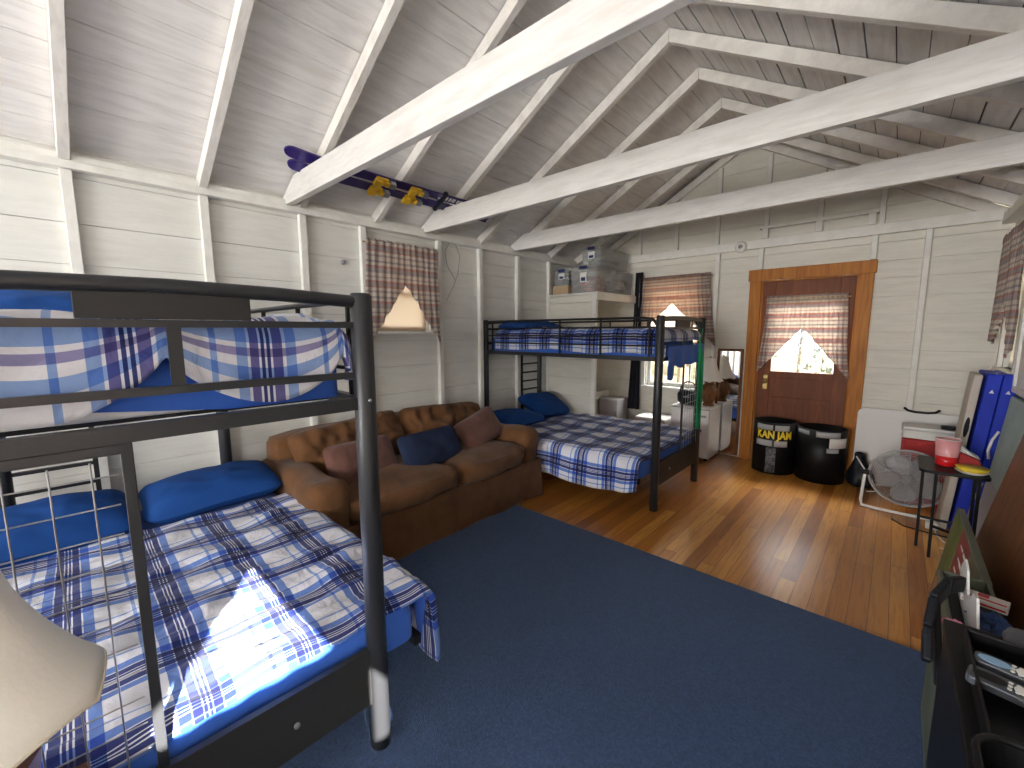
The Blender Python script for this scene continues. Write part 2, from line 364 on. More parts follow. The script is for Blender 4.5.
def boards(name, axis, c, a0, a1, z0, z1, h, openings, mt, gable=False, th=.018, seed=1, sign=1, kind=True):
    """wall of horizontal boards with thin open joints on a dark backing; axis = wall normal"""
    rnd = random.Random(seed); mb = MB(); z = z0
    def put(m_, p0, p1, q0, q1, za, zb, d0, d1):
        pts = []
        for zz, (l, r) in ((za, (p0, p1)), (zb, (q0, q1))):
            for (t, d) in ((l, d0), (r, d0), (r, d1), (l, d1)):
                pts.append((t, d, zz) if axis == 'Y' else (d, t, zz))
        m_.hexa(pts)
    while z < z1-.01:
        hh = h*rnd.uniform(.94, 1.06); zt = min(z+hh, z1); gap = rnd.choice([.002, .003, .004])
        cuts = sorted({z, zt} | {q for o in openings for q in (o[2], o[3]) if z < q < zt})
        for i, (za, zb) in enumerate(zip(cuts[:-1], cuts[1:])):
            zb_ = zb-(gap if i == len(cuts)-2 else 0); zm = (za+zb)/2
            segs = [(a0, a1)]
            for o in openings:
                if o[2] < zm < o[3]: segs = [t for (l, r) in segs for t in ((l, min(r, o[0])), (max(l, o[1]), r)) if t[1]-t[0] > .005]
            d = rnd.uniform(0, .003)*sign
            for l, r in segs:
                if gable:
                    def lim(zz): w = max(.005, (RB+.118-zz)/SL); return max(l, RGX-w), min(r, RGX+w)
                    (p0, p1), (q0, q1) = lim(za), lim(zb_)
                    put(mb, p0, p1, q0, q1, za, zb_, c+d, c+th*sign+d)
                else: put(mb, l, r, l, r, za, zb_, c+d, c+th*sign+d)
        z = zt
    # dark backing
    mb.cur = 1
    cuts = sorted({z0, z1} | {q for o in openings for q in (o[2], o[3])})
    for za, zb in zip(cuts[:-1], cuts[1:]):
        zm = (za+zb)/2; segs = [(a0, a1)]
        for o in openings:
            if o[2] < zm < o[3]: segs = [t for (l, r) in segs for t in ((l, min(r, o[0])), (max(l, o[1]), r)) if t[1]-t[0] > .005]
        for l, r in segs:
            if gable and za >= EZ-.01:
                def lim(zz): w = max(.005, (RB+.118-zz)/SL); return max(l, RGX-w), min(r, RGX+w)
                (p0, p1), (q0, q1) = lim(za), lim(zb); put(mb, p0, p1, q0, q1, za, zb, c+(th+.001)*sign, c+(th+.02)*sign)
            else: put(mb, l, r, l, r, za, zb, c+(th+.001)*sign, c+(th+.02)*sign)
    return struct(mb.build(name, [mt, 'gap_soft']))

WIN_L = (1.98, 2.54, 1.50, 2.20)     # left wall window (y0,y1,z0,z1)
WIN_F = (-2.50, -1.80, .77, 2.12)    # far wall window (x0,x1,z0,z1)
DOOR = (-1.17, -.33, -.01, 2.05)
WIN_R = (-.72, .06, .86, 2.10)      # right wall, beside the camera
WIN_R2 = (4.55, 5.15, 1.20, 2.15)
WIN_B = (-2.7, .1, .80, 2.30)
WIN_S = (-3.4, -1.8, .9, 2.1)
boards('wall_left', 'X', LX, BY, FY, 0, EZ+.03, .235, [WIN_L, (3.23, FY, -.1, 3)], 'wall_paint_left', sign=-1, seed=3)
boards('wall_left', 'X', LX, 3.23, FY, 0, EZ+.03, .118, [], 'wall_paint_left', sign=-1, seed=4)
boards('wall_far', 'Y', FY, LX, RX, 0, EZ, .165, [WIN_F, DOOR], 'wall_paint_far', sign=1, seed=5)
boards('wall_far', 'Y', FY, LX, RX, EZ, RB+.10, .20, [], 'wall_paint_far', gable=True, sign=1, seed=6)
boards('wall_right', 'X', RX, BY, FY, 0, EZ+.03, .235, [WIN_R, WIN_R2, WIN_S], 'wall_paint_far', sign=1, seed=7)
boards('wall_back', 'Y', BY, LX, RX, 0, EZ, .235, [WIN_B], 'wall_paint_far', sign=-1, seed=8)
boards('wall_back', 'Y', BY, LX, RX, EZ, RB+.10, .235, [], 'wall_paint_far', gable=True, sign=-1, seed=9)

# ceiling boards, two slopes
def roof(side):
    mb = MB(); rnd = random.Random(11+side); L = (RX-LX)/2+.12; n = int(L/.133)+1; w = L/n
    for i in range(n):
        x0 = RGX+side*i*w; x1 = RGX+side*((i+1)*w-rnd.choice([.004, .006, .009] if side > 0 else [.003, .004, .006])); d = rnd.uniform(0, .004)
        pts = []
        for dz in (0, .02):
            for x, y in ((x0, BY-.05), (x1, BY-.05), (x1, FY+.05), (x0, FY+.05)): pts.append((x, y, roof_z(x)+dz+d))
        mb.hexa(pts)
    mb.cur = 1; pts = []
    for dz in (.026, .05):
        for x, y in ((RGX, BY-.05), (RGX+side*L, BY-.05), (RGX+side*L, FY+.05), (RGX, FY+.05)): pts.append((x, y, roof_z(x)+dz))
    mb.hexa(pts)
    return struct(mb.build('ceiling', ['ceiling_paint', 'gap_dark']))
roof(-1); roof(1)

# plates, studs, rafters: the visible framing
for y0, y1 in ((BY, FY),):
    m = MB(); m.box(LX, LX+.075, y0, y1, EZ-.085, EZ-.045); m.box(LX, LX+.055, y0, y1, EZ-.045, EZ-.005); trim(m, 'trim_paint')
    m = MB(); m.box(RX-.075, RX, y0, y1, EZ-.085, EZ-.005); trim(m, 'trim_paint')
m = MB(); m.box(LX+.08, RX-.08, FY-.06, FY-.001, EZ-.055, EZ+.04); trim(m, 'trim_paint')
stud_y = [.165+.61*k for k in range(-7, 9)]
for y in stud_y:
    if 2.0 < y < 2.5: continue
    if 1.9 < y < 2.02: y = 1.87
    if 2.5 < y < 2.62: y = 2.66
    m = MB(); m.box(LX+.001, LX+.045, y-.024, y+.024, .0, EZ-.085); trim(m, 'trim_paint')
for x in (-2.15, -1.64, -1.19, -.235, .135):
    z0 = 0
    if x == -2.15: continue
    if x == -1.19: z0 = 2.17
    if x == -.235: z0 = 2.17
    m = MB(); m.box(x-.022, x+.022, FY-.045, FY-.001, z0, EZ-.056); trim(m, 'trim_paint')
for x in (-3.05, -2.62, -2.14, -1.66, -1.16, -.68, -.2):
    m = MB(); zt = RB-.01-SL*abs(x-RGX)-.02; m.box(x-.022, x+.022, FY-.045, FY-.001, EZ+.041, zt); trim(m, 'trim_paint')
# vent frame over the door
m = MB(); m.box(-1.22, -.22, FY-.075, FY-.001, EZ+.145, EZ+.175); trim(m, 'trim_paint')
for x in (-1.16, -.68, -.27):
    m = MB(); m.box(x-.03, x+.03, FY-.075, FY-.046, EZ+.041, EZ+.144); trim(m, 'trim_paint')
ends = .0
for y in [.165+.61*k for k in range(-7, 9)]:
    for s in (-1, 1):
        m = MB(); w = .024; pts = []
        xe = RGX+s*((RX-LX)/2-.005)
        for dz in (0, .092):
            for x, yy in ((RGX+s*.001, y-w), (xe, y-w), (xe, y+w), (RGX+s*.001, y+w)): pts.append((x, yy, RB-SL*abs(x-RGX)+dz))
        m.hexa(pts); trim(m, 'rafter_paint')
for y, w in ((FY-.03, .025),):
    for s in (-1, 1):
        m = MB(); pts = []
        xe = RGX+s*((RX-LX)/2-.005)
        for dz in (0, .092):
            for x, yy in ((RGX+s*.001, y-w), (xe, y-w), (xe, y+w), (RGX+s*.001, y+w)): pts.append((x, yy, RB-.02-SL*abs(x-RGX)+dz))
        m.hexa(pts); trim(m, 'rafter_paint')
for y, lb in ((1.29, 'heavy white painted tie beam nearest the camera, crossing over the skis'), (2.50, 'white painted tie beam in the middle, holding the ski tips'), (3.735, 'white painted tie beam farthest away, nearest the wooden door')):
    m = MB(); o = []
    x0 = LX+.0; zc = EZ-.02
    outl = [(x0, zc-.02), (x0+.0, zc+.03), (x0+.22, zc+.145), (RX, zc+.145), (RX, zc-.02)]
    m.prism(outl, y-.024, y+.024, 'Y'); tag(m.build('tie_beam', 'beam_paint', bevel=.004), lb, 'beam', 'tie beams across the room')

# rug
m = MB(); m.box(-2.9, .58, BY+.15, 2.605, .001, .016)
tag(m.build('rug', 'rug_pile', bevel=.006), 'large navy blue carpet covering the near half of the wood floor', 'rug')

# ---------------------------------------------------------------- windows
def window(name, axis, c, op, inward, casing=.055, sash=.04, mull=None, rail=None, sill=True, th=.03, parts=True):
    a0, a1, z0, z1 = op
    def B(m_, p0, p1, q0, q1, za, zb):
        if axis == 'Y': m_.box(p0, p1, min(q0, q1), max(q0, q1), za, zb)
        else: m_.box(min(q0, q1), max(q0, q1), p0, p1, za, zb)
    t = bpy.data.objects.new(name, None); COL.objects.link(t)
    base = Vector(((a0+a1)/2, c, z0)) if axis == 'Y' else Vector((c, (a0+a1)/2, z0)); t.location = base; WL[t.name] = base; struct(t)
    k = inward
    m_ = MB(); e = casing
    B(m_, a0-e, a0, c+k*.001, c+k*th, z0, z1); B(m_, a1, a1+e, c+k*.001, c+k*th, z0, z1); B(m_, a0-e, a1+e, c+k*.001, c+k*th, z1, z1+e)
    B(m_, a0, a0+.012, c, c-k*.09, z0, z1); B(m_, a1-.012, a1, c, c-k*.09, z0, z1); B(m_, a0, a1, c, c-k*.09, z1-.012, z1)
    m_.build('window_casing', 'trim_paint', t, bevel=.003)
    if sill:
        m_ = MB(); B(m_, a0-e-.02, a1+e+.02, c-k*.09, c+k*(th+.025), z0-.025, z0); m_.build('window_sill', 'trim_paint', t, bevel=.004)
    m_ = MB(); q0, q1 = c-k*.045, c-k*.075
    B(m_, a0+.012, a0+.012+sash, q0, q1, z0, z1-.012); B(m_, a1-.012-sash, a1-.012, q0, q1, z0, z1-.012)
    B(m_, a0+.012+sash, a1-.012-sash, q0, q1, z0, z0+sash+.01); B(m_, a0+.012+sash, a1-.012-sash, q0, q1, z1-.012-sash, z1-.012)
    if mull is not None: B(m_, mull-.013, mull+.013, q0, q1, z0+sash+.01, z1-.012-sash)
    if rail is not None: B(m_, a0+.012+sash, a1-.012-sash, q0, q1, rail-.015, rail+.015)
    f = m_.build('sash', 'trim_paint', t, bevel=.002)
    m_ = MB(); B(m_, a0+.02, a1-.02, c-k*.058, c-k*.061, z0+.01, z1-.02); m_.build('window_pane', 'window_glass', t)
    return t
wl = window('window_1', 'X', LX, WIN_L, 1, rail=1.85)
wf = window('window_2', 'Y', FY, WIN_F, -1, mull=-1.93)
wr = window('window_3', 'X', RX, WIN_R, -1)
wr2 = window('window_4', 'X', RX, WIN_R2, -1)
ws = window('window_6', 'X', RX, WIN_S, -1, mull=-2.6)
wb = window('window_5', 'Y', BY, WIN_B, 1)

# roller shades behind the curtains
m = MB(); m.box(LX-.03, LX-.027, WIN_L[0]+.015, WIN_L[1]-.015, 1.52, 2.18); m.box(LX-.034, LX-.022, WIN_L[0]+.015, WIN_L[1]-.015, 1.51, 1.53)
tag(m.build('roller_shade', 'roller_shade_cloth'), 'cream roller shade glowing behind the curtain on the left wall', 'window shade')
m = MB(); m.box(WIN_F[0]+.015, WIN_F[1]-.015, FY+.027, FY+.03, 1.36, 2.10); m.box(WIN_F[0]+.015, WIN_F[1]-.015, FY+.022, FY+.034, 1.35, 1.37)
tag(m.build('roller_shade', 'roller_shade_cloth'), 'cream roller shade half lowered in the window behind the far bunk', 'window shade')

m = MB(); m.box(RX+.03, RX+.034, WIN_R2[0]+.013, WIN_R2[1]-.013, 1.205, 2.135); tag(m.build('roller_shade', 'corner_shade'), 'added cream roller shade blocking sun behind the far right corner curtain', 'window shade')  # added behind the curtain to stop sun reaching the far wall
# ---------------------------------------------------------------- curtains
def curtain(label, axis, c, inward, a0, a1, ztop, zlo0, zlo1, apex_a, apex_z, mt='curtain_plaid', nf=11, depth=.022, flare=.03, header=.035, curve=1.0):
    """swag valance: full length at the outer edges, cut up to an apex; ruffled header on a rod"""
    t = thing('curtain', label, 'curtain', (((a0+a1)/2), c+inward*.05, min(zlo0, zlo1)) if axis == 'Y' else (c+inward*.05, (a0+a1)/2, min(zlo0, zlo1)))
    for side in (0, 1):
        mb = MB(); nu, nv = 60, 26
        def fn(u, v, side=side):
            s0, s1 = (a0, apex_a) if side == 0 else (apex_a, a1)
            a = s0+(s1-s0)*u; k = (1-u) if side == 0 else u       # k: 1 at the outer edge
            zl = (zlo0 if side == 0 else zlo1); zb = apex_z+(zl-apex_z)*(k**curve)
            z = ztop+header-(ztop+header-zb)*v
            ph = (a-a0)/(a1-a0)*nf*2*PI
            amp = depth*(.45+.55*v)*(.7 if v > .06 else 1.1)
            d = math.sin(ph+1.3*N(a*6, z*2, 1))*amp+.012*N(a*5, z*3, 4)
            zz = z+(.006*math.sin(ph*1.7) if v < .001 else 0)
            aa = a+(flare*(v**1.5)*(1 if side else -1)*k)+.004*math.sin(ph*.5+z*9)
            q = c+inward*(.055+d+.012)
            return (aa, q, zz) if axis == 'Y' else (q, aa, zz)
        def uvf(u, v, side=side):
            s0, s1 = (a0, apex_a) if side == 0 else (apex_a, a1); x, y, z = fn(u, v); return ((s0+(s1-s0)*u)*1.6, z)
        mb.grid(fn, nu, nv, uvf); mb.build('curtain_panel', mt, t, solid=.0015)
    mb = MB(); p = [(a0-.02, c+inward*.06, ztop), (a1+.02, c+inward*.06, ztop)] if axis == 'Y' else [(c+inward*.06, a0-.02, ztop), (c+inward*.06, a1+.02, ztop)]
    mb.tube(p, .006, 8); mb.build('curtain_rod', 'brass', t)
    return t
curtain('plaid swag curtain on the left wall window above the brown sofa', 'X', LX, 1, 1.87, 2.61, 2.24, 1.34, 1.37, 2.25, 1.92, depth=.016)
curtain('pale plaid swag curtain on the far window beside the storage shelf', 'Y', FY, -1, -2.59, -1.70, 2.15, 1.35, 1.30, -2.15, 1.84, 'curtain_plaid_pale', nf=18, depth=.014, flare=.10)
curtain('plaid swag curtain covering the glass of the wooden door', 'Y', FY-.02, -1, -1.09, -.39, 1.83, 1.03, 1.0, -.75, 1.53, 'curtain_plaid_pale', nf=18, depth=.013, flare=.06)
curtain('plaid curtain in the far right corner at the edge of the photo', 'X', RX, -1, 4.45, 5.28, 2.19, 1.30, 1.38, 4.75, 1.75, nf=14, depth=.03)
curtain('added unseen plaid curtain beside the camera, its gap shaped for the sun patch on the bed', 'X', RX, -1, -.80, .13, 2.15, 1.03, .93, -.44, 1.60, nf=14)  # added out of view, opening sized to shape the sun on the bed
m = MB(); m.grid(lambda u, v: (RX-.035-.008*math.sin(u*40), -.76+.72*u, 1.29-.45*v), 50, 6, lambda u, v: (u, v*.35)); tag(m.build('sun_mask_curtain', 'curtain_plaid', solid=.002), 'added unseen short curtain under the swag, masking sun around the bed patch', 'curtain')  # unseen cloth added under the swag to cut the sun into patches

# ---------------------------------------------------------------- door
D = bpy.data.objects.new('door_1', None); COL.objects.link(D); D.location = (-.745, FY, 0); WL['door_1'] = D.location.copy(); struct(D)
m = MB(); m.box(-1.285, -1.17, FY-.035, FY-.001, 0, 2.045); m.box(-.33, -.215, FY-.035, FY-.001, 0, 2.045); m.box(-1.30, -.20, FY-.045, FY-.001, 2.045, 2.165)
m.box(-1.17, -1.155, FY-.001, FY+.09, 0, 2.045); m.box(-.345, -.33, FY-.001, FY+.09, 0, 2.045); m.box(-1.17, -.33, FY-.001, FY+.09, 2.03, 2.045)
m.build('door_casing', 'door_casing_wood', D, bevel=.003)
m = MB(); y0, y1 = FY+.004, FY+.044; X0, X1 = -1.153, -.347
m.box(X0, X0+.12, y0, y1, .012, 2.028); m.box(X1-.12, X1, y0, y1, .012, 2.028)
for za, zb in ((.012, .23), (.40, .47), (.70, .76), (.97, 1.045), (1.86, 2.028)): m.box(X0+.12, X1-.12, y0, y1, za, zb)
slab = m.build('door_slab', 'door_wood', D, bevel=.004)
m = MB()
for za, zb in ((.23, .40), (.47, .70), (.76, .97)):
    m.box(X0+.12, X1-.12, y0+.012, y1-.012, za, zb)
m.build('door_panel', 'door_wood', slab)
m = MB(); m.box(X0+.12, X1-.12, y0+.018, y0+.022, 1.045, 1.86); m.build('door_pane', 'window_glass', slab)
m = MB(); m.box(-1.095, -1.05, FY-.006, FY+.003, .84, 1.0); kp = m.build('knob_plate', 'brass', D, bevel=.003)
m = MB(); m.X = Matrix.Translation((-1.072, FY-.006, .935)) @ Matrix.Rotation(PI/2, 4, 'X'); m.lathe([(.010, 0), (.010, .025), (.026, .032), (.03, .045), (.024, .058), (.0, .062)], n=16); m.build('door_knob', 'brass', D)
m = MB(); m.box(X0-.002, X1+.002, FY-.03, FY+.09, 0, .011); m.build('door_threshold', 'brown_wood', D)

# outside: ground, trees
m = MB(); m.box(-30, 25, -25, 45, -.55, -.5); struct(m.build('ground', 'outside_ground'))
def tree(x, y, h, r, seed, label):
    t = thing('tree', label, 'tree', (x, y, -.5), 'trees outside'); rnd = random.Random(seed)
    m_ = MB(); m_.tube([(x, y, -.5), (x+.05, y, h*.4), (x+.1, y+.05, h)], [r, r*.8, r*.35], 10); m_.build('trunk', 'outside_bark', t)
    m_ = MB()
    for i in range(150):
        a = rnd.uniform(0, 2*PI); q = rnd.uniform(.2, 1.7); zz = rnd.uniform(h*.45, h*1.15)
        c = Vector((x+q*math.cos(a), y+q*math.sin(a), zz)); s_ = rnd.uniform(.15, .35)
        p = [c+Vector([rnd.uniform(-1, 1)*s_ for _ in range(3)]) for _ in range(4)]
        m_.add(p, [(0, 1, 2), (0, 2, 3), (0, 3, 1)])
    m_.build('crown', 'outside_leaves', t)
tree(-1.75, 12.6, 4.5, .10, 1, 'tree seen through the gap in the door curtain, slim trunk')
tree(-5.5, 15, 6, .2, 2, 'tree outside beyond the far window')
tree(-3.9, 18.5, 3.2, .06, 5, 'leafy tree seen through the left part of the door glass')
tree(-.9, 20, 3.6, .09, 6, 'leafy tree seen through the right part of the door glass')
for sx, sy, sh, sd in ((-2.1, 9.2, 2.0, 11), (-1.0, 9.5, 2.3, 12), (.0, 9.1, 1.9, 13)):
    rnd = random.Random(sd); t = thing('shrub', {11: 'leafy shrub outside at the left of the door glass', 12: 'tallest leafy shrub outside behind the middle of the door glass', 13: 'lowest leafy shrub outside at the right of the door glass'}[sd], 'shrub', (sx, sy, -.5), 'shrubs outside the door')
    m = MB(); m.tube([(sx, sy, -.5), (sx+.03, sy, sh*.5)], [.03, .015], 8); m.build('stem', 'outside_bark', t)
    m = MB()
    for i in range(420):
        a = rnd.uniform(0, 2*PI); q = .5*math.sqrt(rnd.random()); c = Vector((sx+q*math.cos(a), sy+q*math.sin(a), rnd.uniform(-.35, sh))); s_ = rnd.uniform(.03, .09)
        p = [c+Vector([rnd.uniform(-1, 1)*s_ for _ in range(3)]) for _ in range(4)]; m.add(p, [(0, 1, 2), (0, 2, 3)])
    m.build('foliage', 'outside_leaves', t)
tree(1.6, 16, 6, .2, 3, 'tree outside to the right beyond the door')
#PART2

# ================================================================ soft goods helpers
def rotz(a): return Matrix.Rotation(a, 4, 'Z')
def pillow_mb(T, a, b, h, seed=0, n=22, crease=.012):
    m = MB(); m.X = T
    for sg in (1, -1):
        def fn(u, v):
            p, q = 2*u-1, 2*v-1
            x = a*p*(1-.03*(1-q*q)); y = b*q*(1-.04*(1-p*p)); cr_ = 1-.10*(abs(p)**6)*(abs(q)**6); x *= cr_; y *= cr_
            w = (max(0, 1-abs(p)**2.8)**.5)*(max(0, 1-abs(q)**2.8)**.5)
            z = sg*h*w+(crease*N(x*9+seed, y*9, sg*2)+crease*.7*N(x*20+seed, y*14, 5))*(w**.5)
            z += .02*N(x*3+seed, y*3, 9)
            return (x, y, z)
        if sg == 1: m.grid(fn, n, n)
        else: m.grid(lambda u, v: fn(1-u, v), n, n)
    return m
def put_pillow(name, label, cat, mt, loc, a, b, h, rot=(0, 0, 0), seed=0, group=None, crease=.012):
    T = Matrix.Translation(loc) @ Matrix.Rotation(rot[2], 4, 'Z') @ Matrix.Rotation(rot[1], 4, 'Y') @ Matrix.Rotation(rot[0], 4, 'X')
    o = pillow_mb(T, a, b, h, seed, crease=crease).build(name, mt, sub=1)
    return tag(o, label, cat, group)

def fall(s, L, r):
    if s <= L: return s, 0.
    e = s-L
    if e < r*PI/2: a = e/r; return L+r*math.sin(a), r*(1-math.cos(a))
    return L+r, r+e-r*PI/2
def blanket(name, label, cat, T, x0, x1, yc, hw, ztop, dfoot, dneg, dpos, mt, r=.06, seed=0, puff=.018, flare=.06, hem=.05, nu=110, nv=90, solid=.03, head_curve=0, uvoff=(0, 0), hemfn=None, parent=None, footr=None, crumple=.0, group=None):
    """comforter: flat on the mattress from local x0 (head) to x1 (foot), hanging dfoot over the foot and dneg / dpos over the sides"""
    m = MB(); m.X = T
    def fn(u, v):
        sx = (x1-x0+dfoot)*u; sy = -hw-dneg+(2*hw+dneg+dpos)*v
        # wavy hems
        eX = max(0, sx-(x1-x0)); eY = max(0, abs(sy)-hw)
        if eX > 0: eX *= 1+hem*4*N(sy*2.2+seed, 3, 1)
        if eY > 0: eY *= 1+hem*4*N(sx*2.0+seed, 8, sy > 0)
        if hemfn: eX, eY = hemfn(sx, sy, eX, eY)
        px, dx = fall((x1-x0)+eX if sx > (x1-x0) else sx, x1-x0, footr or r); py, dy = fall(hw+eY if abs(sy) > hw else abs(sy), hw, r)
        sg = 1 if sy > 0 else -1
        d = max(dx, dy)+.25*min(dx, dy)
        # soft folds on the hanging part
        if dy > .02: py += flare*min(1, dy/.25)*(.5+.5*math.sin(sx*13+seed+2*N(sx*2, 0, seed)))*.8
        if dx > .02: px += flare*.4*min(1, dx/.2)*(.5+.5*math.sin(sy*11+seed))
        x = x0+px; y = yc+sg*py
        q = N(x*2.6+seed, y*2.6, 0)*puff+N(x*7+seed, y*7, 2)*puff*.45+crumple*abs(N(x*11+seed, y*3, 7))
        q += .006*math.sin(x*22)*math.sin(y*22)
        z = ztop-d+q*(1 if d < .03 else .35)
        if head_curve: x += head_curve*N(y*4, seed, 1)*(1-u)
        return (x, y, z)
    m.grid(fn, nu, nv, lambda u, v: ((x1-x0+dfoot)*u+uvoff[0], (2*hw+dneg+dpos)*v+uvoff[1]))
    o = m.build(name, mt, parent, solid=solid, off=-1)
    if label: tag(o, label, cat, group)
    return o

# ================================================================ bunk beds
BW, BL = .955, 1.99
def bunk(name, label, ox, oy, rot, s, gx, twist=0.):
    """origin: floor below the middle of the foot end; the bed runs towards local -x; s = side of the grid and ladder"""
    T = Matrix.Translation((ox, oy, 0)) @ rotz(rot); h = BW/2
    t = thing(name, label, 'bunk bed', (ox, oy, 0))
    def mk(): m = MB(); m.X = T; return m
    MT, BK = 'metal_charcoal', 'metal_black'
    for x in (0, -BL):
        for y in (-h, h):
            m = mk(); ht = 1.62; m.lathe([(.028, 0), (.034, .004), (.034, ht-.008), (.028, ht), (.0, ht+.001)], (x, y, 0), 20); p = m.build('bed_post', MT, t)
            m = mk(); m.X = T @ Matrix.Translation((x+.033*(1 if x == 0 else -1), y, 1.28)) @ Matrix.Rotation(PI/2, 4, 'Y'); m.lathe([(.006, -.002), (.006, .003), (0, .004)], n=10)
            m.build('bolt_cap', 'steel_grey', p)
    # foot end and head end, upper bunk
    for x, nm in ((0, 'foot'), (-BL, 'head')):
        m = mk(); m.tube([(x, -h, 1.592), (x, -h*.5, 1.603), (x, 0, 1.607), (x, h*.5, 1.603), (x, h, 1.592)], .019, 12); m.build('top_rail', MT, t)
        m = mk(); m.bar((x, -h, 1.520), (x, h, 1.520), .016, .018); m.build('end_rail', MT, t)
        m = mk(); m.bar((x, -h, 1.362), (x, h, 1.362), .016, .020); m.build('end_rail', MT, t)
        m = mk(); m.bar((x, -h, 1.270), (x, h, 1.270), .025, .040); m.build('bed_rail', MT, t)
        m = mk(); m.bar((x, 0, 1.512), (x, 0, 1.372), .008, .028, up=(0, 1, 0)); m.build('end_slat', MT, t)
        m = mk(); m.box(x-.008, x+.008, -.165, .165, 1.53, 1.596); m.build('end_panel', 'panel_charcoal', t, bevel=.002)
    # long sides, upper bunk: bed rail and guard rails
    for y in (-h, h):
        m = mk(); m.bar((0, y, 1.270), (-BL, y, 1.270), .025, .036); m.build('side_rail', MT, t)
        m = mk(); pts = [(-.03, y, 1.545)]+[(-.07-.0, y, 1.595)]+[(-.15-k*.1, y, 1.603) for k in range(17)]+[(-BL+.08, y, 1.598), (-BL+.03, y, 1.575)]
        m.tube(pts, .011, 10); gr = m.build('guard_rail', BK, t)
        for z in (1.527, 1.452, 1.376):
            m = mk(); m.tube([(-.03, y, z), (-BL+.03, y, z)], .007, 8); m.build('guard_bar', BK, gr)
        for xx in (-.09, -.54, -.98, -1.88):
            m = mk(); m.bar((xx, y, 1.285), (xx, y, 1.60), .016, .012, up=(1, 0, 0)); m.build('guard_upright', BK, gr)
    # slats of the upper bunk
    m = mk()
    for k in range(12): m.box(-.12-k*.16-.02, -.12-k*.16+.02, -h+.013, h-.013, 1.254, 1.266)
    m.build('slats', BK, t)
    # foot board / head board low
    for x in (0, -BL):
        m = mk(); m.box(x-.012, x+.012, -h+.03, h-.03, .20, .405); fb = m.build('end_board', 'panel_charcoal' if x == 0 else BK, t, bevel=.002)
    m = mk(); m.X = T @ Matrix.Translation((.012, -.20*s, .30)) @ Matrix.Rotation(PI/2, 4, 'Y'); m.lathe([(.009, 0), (.009, .006), (0, .009)], n=12); m.build('bolt_cap', 'steel_grey', t)
    # lower bed frame, wider than the posts
    for y in (-.67, .67):
        m = mk(); m.bar((-.04, y, .29), (-BL+.04, y, .29), .03, .04); m.build('lower_side_rail', BK, t)
    m = mk()
    for k in range(12): m.box(-.12-k*.16-.02, -.12-k*.16+.02, -.655, .655, .295, .305)
    m.build('lower_slats', BK, t)
    # grid panel at one side of the foot end
    yi = gx; yo = s*h; ya, yb = min(yi, yo), max(yi, yo)
    m = mk()
    m.bar((0, yi, .405), (0, yi, 1.25), .022, .014, up=(1, 0, 0)); m.bar((0, ya, 1.237), (0, yb, 1.237), .014, .024)
    gp = m.build('grid_frame', MT, t, bevel=.002)
    z = 1.178
    while z > .45:
        m = mk(); m.tube([(.002, ya+.005, z), (.002, yb-.02, z)], .0019, 6); m.build('grid_wire', 'wire_steel', gp); z -= .070
    y = yi+s*.062
    while abs(y) < h-.03:
        m = mk(); m.tube([(.006, y, .41), (.006, y, 1.215)], .0019, 6); m.build('grid_wire', 'wire_steel', gp); y += s*.0635
    # ladder at the head end, same side
    yl = s*h; y2 = s*(h-.34)
    m = mk(); m.bar((-BL, y2, .25), (-BL, y2, 1.262), .022, .022, up=(1, 0, 0)); ld = m.build('ladder_upright', BK, t)
    for k in range(7):
        z = .46+k*.106; m = mk(); m.bar((-BL, y2, z), (-BL, yl, z), .02, .018); m.build('rung', BK, ld)
    return t, T
NB, TN = bunk('bunk_bed', 'charcoal metal bunk bed in the left foreground, seen across its wire grid and footboard', -1.29, .213, math.radians(-1.7), -1, -.108)
FB, TF = bunk('bunk_bed', 'black metal bunk bed standing alone on the wood floor by the storage shelf', -1.405, 3.785, math.radians(0), 1, .065)

